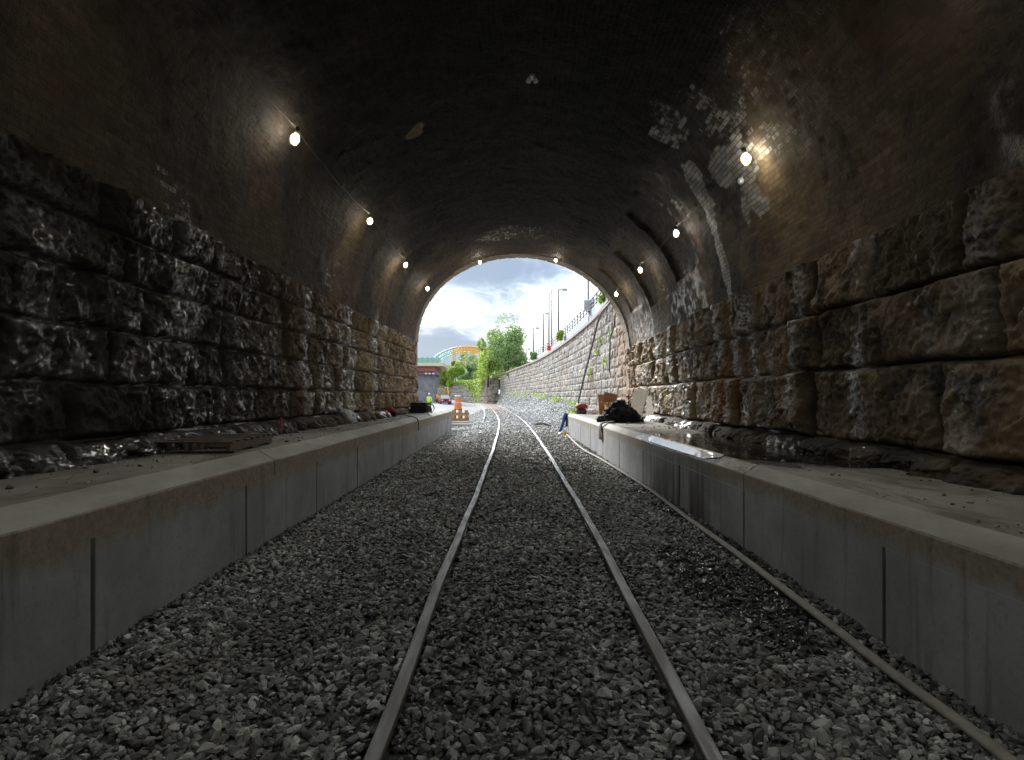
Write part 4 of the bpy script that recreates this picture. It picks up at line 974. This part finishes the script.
MB().box((0, 0, (z1 + z2) / 2), (wd, .45, z2 - z1), bev=.03).build('cabinet', M_white, r); MB().box((0, -.24, (z1 + z2) / 2), (wd * .8, .02, (z2 - z1) * .8), bev=.006).build('cabinet_door', M_metal, r)
MB().cyl((-.05, .0, z2), (-.05, 0, z2 + 5.5), .05, .04, 8).build('mast', M_post, r, True); MB().cyl((0, 0, -.2), (0, 0, z1), .06, None, 8).build('post', M_post, r, True)
# leaning pipe and downpipe on the wall
def onwall(px, py, off=-.22):
    x, y, h = wallpos(px, off); return Vector((x, y, CZ + (VY - py) * y / F))
m = MB(); m.tube(catmull([onwall(577.5, 405, -.5), onwall(584, 378, -.35), onwall(591, 350, -.3), onwall(598, 322, -.3), onwall(602, 312, -.3), onwall(609, 304, -.28), onwall(614.5, 296, -.25)], 8), .06, 8)
tag(m.build('leaning_pipe', M_post, smooth=True), 'dark pipe rising aslant up the retaining wall and bending along its top', 'pipe')
m = MB(); m.tube([onwall(615, 313), onwall(614.6, 326), onwall(610.2, 338), onwall(609.6, 372)], .035, 8)
tag(m.build('downpipe', M_post, smooth=True), 'thin dark vertical pipe on the retaining wall nearest the tunnel mouth', 'pipe')
# small red sign
x, y, h = wallpos(549, .5); m = MB(); m.box((0, 0, .75), (.45, .05, .55), bev=.01); m.cyl((0, .05, -.1), (0, .05, .9), .03); o = m.build('red_sign', simple('red_sign_paint', (.6, .05, .05), .5), loc=(x, y, h + .3)); tag(o, 'small red sign board on the wall top below the twin poles', 'sign')

# ---------------------------------------------------------------- vegetation
def tree(name, base, height, crown_c, crown_r, n, leaf, mat, label, seed, group=None, clumps=14):
    g_ = np.random.default_rng(seed); r = tag(empty(name, base), label, 'tree' if 'tree' in name else 'bush', group)
    cc = []
    for i in range(clumps):
        d = g_.normal(0, 1, 3); d /= np.linalg.norm(d); q = g_.uniform(.35, .85); cc.append((np.array(crown_c) + d * np.array(crown_r) * q, g_.uniform(.25, .5)))
    pts, tn = [], []
    for c, s_ in cc:
        k_ = n // clumps; d = g_.normal(0, 1, (k_, 3)); d /= np.linalg.norm(d, axis=1)[:, None]; rad = g_.uniform(.45, 1.0, k_)[:, None] ** .6
        pts.append(c + d * rad * np.array(crown_r) * s_ * g_.uniform(.8, 1.2)); tn.append(np.full(k_, g_.uniform(.15, .85)))
    leaves('crown', np.concatenate(pts), leaf, mat, r, seed, np.concatenate(tn))
    m = MB(); cz = crown_c[2]; m.tube([(0, 0, -.3), (.05, 0, cz * .35), (-.05, .05, cz * .7), (crown_c[0] * .5, 0, cz)], [height * .022, height * .017, height * .012, height * .006], 8)
    for c, s_ in cc[::2]: m.tube([(0, 0, cz * g_.uniform(.45, .8)), tuple(c * .6 + np.array([0, 0, cz]) * .4), tuple(c)], [height * .008, height * .005, height * .002], 5)
    m.build('trunk', M_bark, r, True)
def tree_px(name, px, ytop, ybot, wpx, Y, label, seed, mat=M_leaf, n=2600, leaf=.2, group=None, clumps=14, trunkfrac=.25):
    b = W(px, ybot, Y); H_ = (ybot - ytop) * Y / F; Rx = wpx / 2 * Y / F; cz = H_ * (.5 + trunkfrac / 2)
    tree(name, b, H_, (0, 0, cz), (Rx, Rx * .9, H_ * (.5 - trunkfrac / 2) * 1.05), n, leaf, mat, label, seed, group, clumps)
tree_px('broadleaf_tree', 508, 324, 382, 48, 118, 'tall loose green tree rising above the bend of the retaining wall', 1, M_leaf, 7500, .27, None, 26, .12)
tree_px('broadleaf_tree', 488, 332, 386, 38, 124, 'slimmer green tree just left of the tallest tree', 2, M_leafy, 4600, .27, None, 16, .05)
G = 'bushes behind the far wall'
for i, (px, yt, wd, Y, lab) in enumerate(((446, 362, 22, 168, 'bright bush beside the end of the road bridge'), (456, 360, 26, 165, 'bright bush second from the road bridge'), (470, 356, 28, 160, 'bright bush in the middle of the row'),
                                         (480, 347, 28, 152, 'taller bright bush leaning on the slimmer tree'), (494, 354, 24, 140, 'bright bush at the foot of the tall tree'))):
    tree_px('green_bush', px, yt, 388, wd, Y, lab, 10 + i, M_leafy if i != 2 else M_leaf, 3400, .34, G, 11, .0)
tree_px('green_bush', 513, 366, 380, 14, 108, 'low bright bush hanging over the wall below the tall tree', 20, M_leafy, 700, .2, None, 6, 0)
for px, yt, yb, wd, off, lab, sd_ in ((603, 283, 304, 13, .9, 'green shrub on the wall top close to the tunnel mouth', 21), (561, 329, 341, 12, .7, 'green shrub on the wall top under the tallest street lamp', 22), (534, 350, 360, 8, .8, 'small green shrub on the wall top near the tree', 23)):
    x, y, h = wallpos(px, off); tree_px('green_shrub', px, yt, yb, wd, y, lab, sd_, M_leafy if sd_ < 23 else M_leaf, 500, .09 * y / 30, 'shrubs on the retaining wall', 6, 0)
# weeds at the wall's foot and in its joints
def weeds(name, label, spots, seed):
    g_ = np.random.default_rng(seed); pts = []
    for c, n, s_ in spots: pts.append(np.array(c) + g_.normal(0, 1, (n, 3)) * np.array(s_))
    o = leaves(name, np.concatenate(pts), .12, M_leafy, None, seed); tag(o, label, 'weeds', kind='stuff')
sp = []
for px, py, n, s_ in ((590, 372, 16, (.06, .25, .12)), (597, 352, 12, (.05, .2, .14)), (605, 362, 16, (.05, .2, .12)), (611, 333, 14, (.06, .15, .14)), (600, 340, 12, (.05, .15, .1))):
    p = onwall(px, py, -.12); sp.append((tuple(p), n, s_))
for y in np.arange(40, 120, 3.5):
    x = float(wall_x(y)) - random.uniform(.2, .8); sp.append(((x, y, float(bed_z(x, y)) + .1), random.randint(10, 60), (.25, .8, .08)))
weeds('wall_weeds', 'tufts of yellow green weeds along the foot of the retaining wall', sp, 9)
# far wall with hanging ivy
def farwall():
    P = [(-1.9, 124.5), (-4.6, 126.5), (-9, 146), (-20, 172), (-46, 190)]
    r = tag(empty('far_stone_wall', (-5, 126, 0)), 'distant stone wall hung with ivy beyond the end of the retaining wall', 'wall'); inv = r.matrix_basis.inverted()
    P = catmull([(x, y, 0) for x, y in P], 20); P = np.array([p[:2] for p in P]); seg = np.r_[0, np.cumsum(np.hypot(*np.diff(P, axis=0).T))]
    sv = np.arange(0, seg[-1], .3); tv = np.linspace(0, 1, 40); S, T = np.meshgrid(sv, tv, indexing='ij'); s, t = S.ravel(), T.ravel()
    top = np.interp(s, [0, 3, 30, 80], [5.4, 5.2, 5.2, 4.8]); z = -.5 + t * (top + .5); zs = list(np.arange(-.6, 6.4, .5)); j = course_joints(-1, seg[-1] + 2, zs, (.8, 1.6), 78)
    H, bid, jt = rockface(s, z, zs, j, 95, amp=.06, off=.10, edge=.09, jw=.05)
    x = np.interp(s, seg, P[:, 0]); y = np.interp(s, seg, P[:, 1]); tx = np.interp(s, seg, np.gradient(P[:, 0], seg)); ty = np.interp(s, seg, np.gradient(P[:, 1], seg))
    o = link('block_face', np_mesh('block_face', np.stack([x - ty * H, y + tx * H, z], -1), grid_faces(len(sv), len(tv), True), {'tint': bid, 'wet': s * 0, 'rust': s * 0 + .2, 'joint': jt}), M_stone_out); o.parent = r; o.matrix_parent_inverse = inv
    V = []
    for a, b in P: 
        for o_, z_ in ((-.0, 5.15), (8, 5.6), (30, 6)): V.append((a + o_ * .4, b + o_, z_ - .15))
    tag(link('upper_field', np_mesh('upper_field', V, grid_faces(len(P), 3, True)), M_ground), kind='structure')
    g_ = np.random.default_rng(5); pts = []
    for _ in range(5200):
        s0 = g_.uniform(5, 70); x0, y0 = np.interp(s0, seg, P[:, 0]), np.interp(s0, seg, P[:, 1]); dens = math.exp(-((s0 - 16) / 9) ** 2); d = abs(g_.normal(0, .25 + 2.6 * dens)); pts.append((x0 - .35 + g_.normal(0, .15), y0 - .3, 5.35 + g_.normal(0, .12) - d))
    o = leaves('ivy', np.array(pts), .22, M_leafy, r, 6); o.matrix_parent_inverse = inv
farwall()

# ---------------------------------------------------------------- bridges
def road_bridge():
    Y = 112.; r = tag(empty('road_bridge', W(420, 410, Y)), 'road bridge end with teal parapet, cream edge and red girder on a grey pier', 'bridge'); b = r.location
    def bx(name, px0, px1, y0, y1, depth, mat, dy=0):
        a, c = W(px0, y0, Y), W(px1, y1, Y); m = MB(); m.box(((a.x + c.x) / 2 - b.x, depth / 2 + dy, (a.z + c.z) / 2 - b.z), (abs(c.x - a.x), depth, abs(a.z - c.z)), bev=.04); return m.build(name, mat, r)
    bx('deck_edge', 360, 443, 362.6, 366.2, 12, M_cream, -.6); bx('girder', 360, 435, 366.4, 371.5, 11, M_redp, 0); bx('pier', 400, 434, 372.5, 412, 8, M_pier, 1.0); bx('pier_cap', 404, 436.5, 371.6, 374.6, 9, M_pier, .5)
    for q in range(12): bx('girder_stiffener', 362 + q * 6.2, 362.7 + q * 6.2, 366.5, 371.4, .12, M_redp, -.13)
    bx('parapet', 360, 441, 357.5, 362.5, .3, M_teal, -.4)
    for q in range(16): bx('parapet_post', 361 + q * 5.1, 361.6 + q * 5.1, 356.4, 362.5, .4, M_teal, -.75)
    m = MB(); m.box((0, 0, 0), (.4, .5, 1.2)); 
    m.bm.free()
    for q in range(3):
        a = W(426 + q * 3.6, 373.5, Y); MB().box((a.x - b.x, .3, a.z - b.z), (.45, .5, .3), bev=.04).build('bearing', M_white, r)
road_bridge()
def arch_bridge():
    Y = 240.; r = tag(empty('arch_bridge', W(470, 392, Y)), 'distant steel arch bridge, teal at its left end and yellow over the trees', 'bridge'); b = Vector(r.location)
    def pt(px, py, dy=0): q = W(px, py, Y) - b; q.y += dy; return q
    top = [(418, 366), (431, 360.5), (437, 355.5), (444, 351.5), (452, 348.6), (461, 347.2), (472, 347), (484, 349), (496, 353.5), (508, 361)]
    low = [(431, 364.5), (437, 359.5), (444, 355.5), (452, 352.2), (461, 350.6), (472, 350.5), (484, 352.4), (496, 357), (508, 364)]
    for dy, in ((0,), (9.,)):
        for nm, a, b_, m_ in (('arch_rib', 0, 5, M_teal), ('arch_rib', 4, 10, M_yel)):
            MB().tube(catmull([pt(x, y, dy) for x, y in top[a:b_]], 6), 0.34, 8).build(nm, m_, r, True)
        for nm, a, b_, m_ in (('lower_rib', 0, 4, M_teal), ('lower_rib', 3, 9, M_yel)):
            MB().tube(catmull([pt(x, y, dy) for x, y in low[a:b_]], 6), .26, 8).build(nm, m_, r, True)
        tl = lambda x: float(np.interp(x, [p[0] for p in top], [p[1] for p in top]))
        ll = lambda x: float(np.interp(x, [p[0] for p in low], [p[1] for p in low]))
        for x in np.arange(433, 508, 3.0):
            MB().tube([pt(x, tl(x), dy), pt(x + 1.5, ll(x + 1.5), dy), pt(x + 3, tl(x + 3), dy)], .16, 5).build('web_strut', M_teal if x < 451 else M_yel, r)
        for x in (438, 445, 453.5, 463, 473, 484): MB().tube([pt(x, ll(x), dy), pt(x, 371, dy)], .30 if x > 450 else .2, 6).build('hanger', M_teal if x < 449 else M_yel, r)
    MB().box((pt(465, 370).x, 4.5, pt(465, 370).z), (110 * Y / F, 11, 1.1), bev=.05).build('deck', M_teal, r)
arch_bridge()

# ---------------------------------------------------------------- work site left of the track
def timbers():
    b = (-3.2, 40.2); z0 = float(bed_z(b[0], b[1])); g = 'stacked timbers outside'
    i = 0; names = ['bottom', 'second', 'third', 'top']
    for lv in range(4):
        for k_ in range(2 if lv % 2 == 0 else 3):
            m = MB(); 
            if lv % 2 == 0: m.box((0, 0, 0), (1.15, .2, .19), bev=.012); loc = (b[0], b[1] - .35 + .7 * k_, z0 + .10 + lv * .195); rz = random.uniform(-.06, .06); nm = ('front', 'rear')[k_]
            else: m.box((0, 0, 0), (1.0, .2, .19), bev=.012); loc = (b[0] - .42 + .42 * k_, b[1], z0 + .10 + lv * .195); rz = math.pi / 2 + random.uniform(-.05, .05); nm = ('left', 'middle', 'right')[k_]
            o = m.build('timber_block', M_timber, loc=loc); o.rotation_euler[2] = rz
            tag(o, f'short yellow timber, {nm} one in the {names[lv]} layer of the stack by the drum', 'timber', g)
    return z0 + 4 * .195 + .0
zt = timbers()
def drum():
    r = tag(empty('traffic_drum', (-3.35, 40.2, zt)), 'orange traffic drum with white top standing on the timber stack', 'traffic drum')
    prof = [(.27, 0), (.26, .08), (.25, .10), (.24, .35), (.235, .36), (.225, .62), (.22, .63), (.205, .82), (.2, .84), (.19, .95)]
    m = MB(); 
    for (r0, z0), (r1, z1) in zip(prof, prof[1:]): m.cyl((0, 0, z0), (0, 0, z1), r0, r1, 20, False)
    m.build('drum_body', M_oran, r, True)
    MB().cyl((0, 0, .84), (0, 0, .97), .212, .195, 20).build('top_cap', M_white, r, True); MB().cyl((0, 0, 0), (0, 0, .05), .30, .29, 20).build('base_ring', M_tyre, r, True)
    for z in (.40, .66): MB().cyl((0, 0, z), (0, 0, z + .10), .245 - z * .03, .242 - z * .03, 20, False).build('reflective_band', M_oran if z > .5 else M_white, r, True)
drum()
def car():
    Y = 96; p = W(446, 403.5, Y); p.z = float(bed_z(p.x, Y)) - .02; r = tag(empty('parked_car', p, R(12)), 'red car with pale windscreen parked beyond the orange drum', 'car')
    side = [(-.85, .35), (-.88, .75), (-.8, .92), (-.62, 1.42), (.62, 1.42), (.8, .92), (.88, .75), (.85, .35)]
    m = MB(); m.prism([(x, z) for x, z in [(-.88, .30), (-.9, .72), (-.82, .92), (.82, .92), (.9, .72), (.88, .30)]], 0, 4.2, 1); m.build('body', M_car_r, r)
    m = MB(); a = [(-.78, .6, .92), (.78, .6, .92), (.60, 1.4, 1.45), (-.60, 1.4, 1.45)]; bk = [(-.78, 3.7, .92), (.78, 3.7, .92), (.60, 3.1, 1.45), (-.60, 3.1, 1.45)]
    m.poly(a[::-1]); m.poly(bk); m.poly([a[3], a[2], bk[2], bk[3]]); m.poly([a[0], a[3], bk[3], bk[0]]); m.poly([a[1], bk[1], bk[2], a[2]]); m.build('cabin_glass', M_glass, r)
    MB().box((0, 2.25, 1.475), (1.22, 1.75, .05), bev=.02).build('roof', M_white, r)
    for sx in (-1, 1):
        MB().cyl((sx * .6, -.03, .66), (sx * .6, .02, .66), .13, None, 12).build('headlight', M_white, r)
        for y in (.75, 3.4): MB().cyl((sx * .70, y, .33), (sx * .92, y, .33), .33, None, 16).build('wheel', M_tyre, r)
    MB().box((0, -.04, .42), (1.7, .1, .18), bev=.03).build('bumper', M_grey, r); MB().box((0, -.03, .68), (.7, .05, .13)).build('grille', M_tyre, r)
car()
def excavator():
    Y = 108; p = W(441, 400, Y); p.z = float(bed_z(p.x, Y)); r = tag(empty('mini_excavator', p, R(20)), 'small yellow excavator with raised arm in front of the far wall', 'excavator')
    for sx in (-1, 1): MB().box((sx * .62, 0, .28), (.34, 2.0, .54), bev=.2).build('crawler_track', M_tyre, r)
    MB().cyl((0, 0, .5), (0, 0, .75), .45, None, 16).build('turntable', M_tyre, r); MB().box((0, .3, 1.1), (1.4, 1.5, .75), bev=.14).build('body', M_mach, r)
    MB().box((-.25, -.1, 1.95), (.8, 1.0, 1.0), bev=.08).build('cab', M_glass, r); MB().box((-.25, -.1, 2.5), (.9, 1.1, .1), bev=.03).build('cab_roof', M_mach, r)
    MB().tube([(.35, -.5, 1.3), (.5, -1.3, 2.6), (.7, -2.0, 2.7)], [.18, .16, .12], 8).build('boom', M_mach, r); MB().tube([(.7, -2.0, 2.7), (.75, -2.5, 1.4)], [.12, .08], 8).build('dipper', M_mach, r)
    MB().prism([(-2.9, 1.0), (-2.4, .75), (-2.15, 1.0), (-2.4, 1.4)], .5, 1.0, 0).build('bucket', M_grey, r)
excavator()
def worker():
    Y = 58.; p = W(429.2, 404, Y); p.z = float(bed_z(p.x, Y)); r = tag(empty('person', p, R(160)), 'worker in yellow green hi-vis jacket and dark trousers standing outside, beyond the black case', 'person')
    def skin(name, vs, es, rad, mat, sub=2):
        me = bpy.data.meshes.new(name); me.from_pydata(vs, es, []); o = link(name, me, mat, r)
        md = o.modifiers.new('skin', 'SKIN'); 
        for i, q in enumerate(rad): me.skin_vertices[0].data[i].radius = q if isinstance(q, tuple) else (q, q)
        me.skin_vertices[0].data[0].use_root = True; s_ = o.modifiers.new('sub', 'SUBSURF'); s_.levels = s_.render_levels = sub; md.use_smooth_shade = True
        return o
    vs = [(0, 0, .95), (0, 0, 1.15), (0, .0, 1.38), (0, .0, 1.50), (0, -.01, 1.57), (0, -.015, 1.67), (0, -.01, 1.74),
          (.18, 0, 1.40), (.25, -.02, 1.15), (.22, -.16, .95), (.21, -.22, .88), (-.18, 0, 1.40), (-.27, .02, 1.14), (-.29, -.04, .90), (-.29, -.06, .82),
          (.10, 0, .88), (.12, -.03, .50), (.12, .03, .09), (.12, -.12, .04), (-.10, 0, .88), (-.13, .0, .50), (-.14, .05, .09), (-.14, -.10, .04)]
    es = [(0, 1), (1, 2), (2, 3), (3, 4), (4, 5), (5, 6), (2, 7), (7, 8), (8, 9), (9, 10), (2, 11), (11, 12), (12, 13), (13, 14), (0, 15), (15, 16), (16, 17), (17, 18), (0, 19), (19, 20), (20, 21), (21, 22)]
    rad = [(.15, .11), (.14, .10), (.16, .10), .06, .065, (.078, .095), .05, .065, .05, .04, .035, .065, .05, .04, .035, .09, .06, .045, .04, .09, .06, .045, .04]
    skin('body', vs, es, rad, M_skin)
    skin('jacket', [(0, 0, .86), (0, 0, 1.12), (0, 0, 1.38), (0, 0, 1.48), (.19, 0, 1.40), (.255, -.02, 1.15), (.225, -.15, .97), (-.19, 0, 1.40), (-.275, .02, 1.14), (-.295, -.04, .93)],
         [(0, 1), (1, 2), (2, 3), (2, 4), (4, 5), (5, 6), (2, 7), (7, 8), (8, 9)], [(.19, .14), (.175, .13), (.19, .125), .08, .085, .065, .055, .085, .065, .055], M_hiv)
    skin('trousers', [(0, 0, .92), (.10, 0, .84), (.12, -.03, .50), (.12, .03, .10), (-.10, 0, .84), (-.13, 0, .50), (-.14, .05, .10)], [(0, 1), (1, 2), (2, 3), (0, 4), (4, 5), (5, 6)], [(.16, .125), .11, .08, .07, .11, .08, .07], M_navy)
    m = MB(); m.sph((0, -.01, 1.72), .115, (1, 1.15, .85), 3)
    for v in m.bm.verts:
        if v.co.z < 1.70: v.co.z = 1.70
    m.cyl((0, -.03, 1.695), (0, -.03, 1.705), .15, .14, 20); m.build('hard_hat', M_white, r, True)
    for sx in (-1, 1): MB().box((sx * .125 + (.005 if sx > 0 else -.015), -.09, .045), (.10, .28, .09), bev=.03).build('boot', M_tyre, r)
worker()
# low concrete blocks / barrier pieces near the platform's far end
for i, (x, y, rz, lab) in enumerate(((-2.6, 33.5, .05, 'pale concrete slab piece lying on the gravel right of the timber stack'), (-2.9, 36.2, .2, 'pale concrete slab piece lying in front of the timber stack'))):
    m = MB(); m.box((0, 0, .07), (1.1, .4, .16), bev=.02); o = m.build('concrete_slab', M_conc, loc=(x, y, float(bed_z(x, y)))); o.rotation_euler[2] = rz; tag(o, lab, 'slab')
for i, (x0, x1, y0, y1, lab) in enumerate(((1.6, 2.35, 33.6, 32.8, 'long grey branch lying on the gravel outside the right platform'), (1.4, 2.3, 31.6, 31.9, 'shorter brown branch lying on the gravel outside the right platform'))):
    m = MB(); q = catmull([(x0, y0, float(bed_z(x0, y0)) + .05), ((x0 + x1) / 2, (y0 + y1) / 2 + .1, float(bed_z((x0 + x1) / 2, y0)) + .13), (x1, y1, float(bed_z(x1, y1)) + .07)], 6); m.tube(q, .035, 6); tag(m.build('branch', M_bark, smooth=True), lab, 'branch')
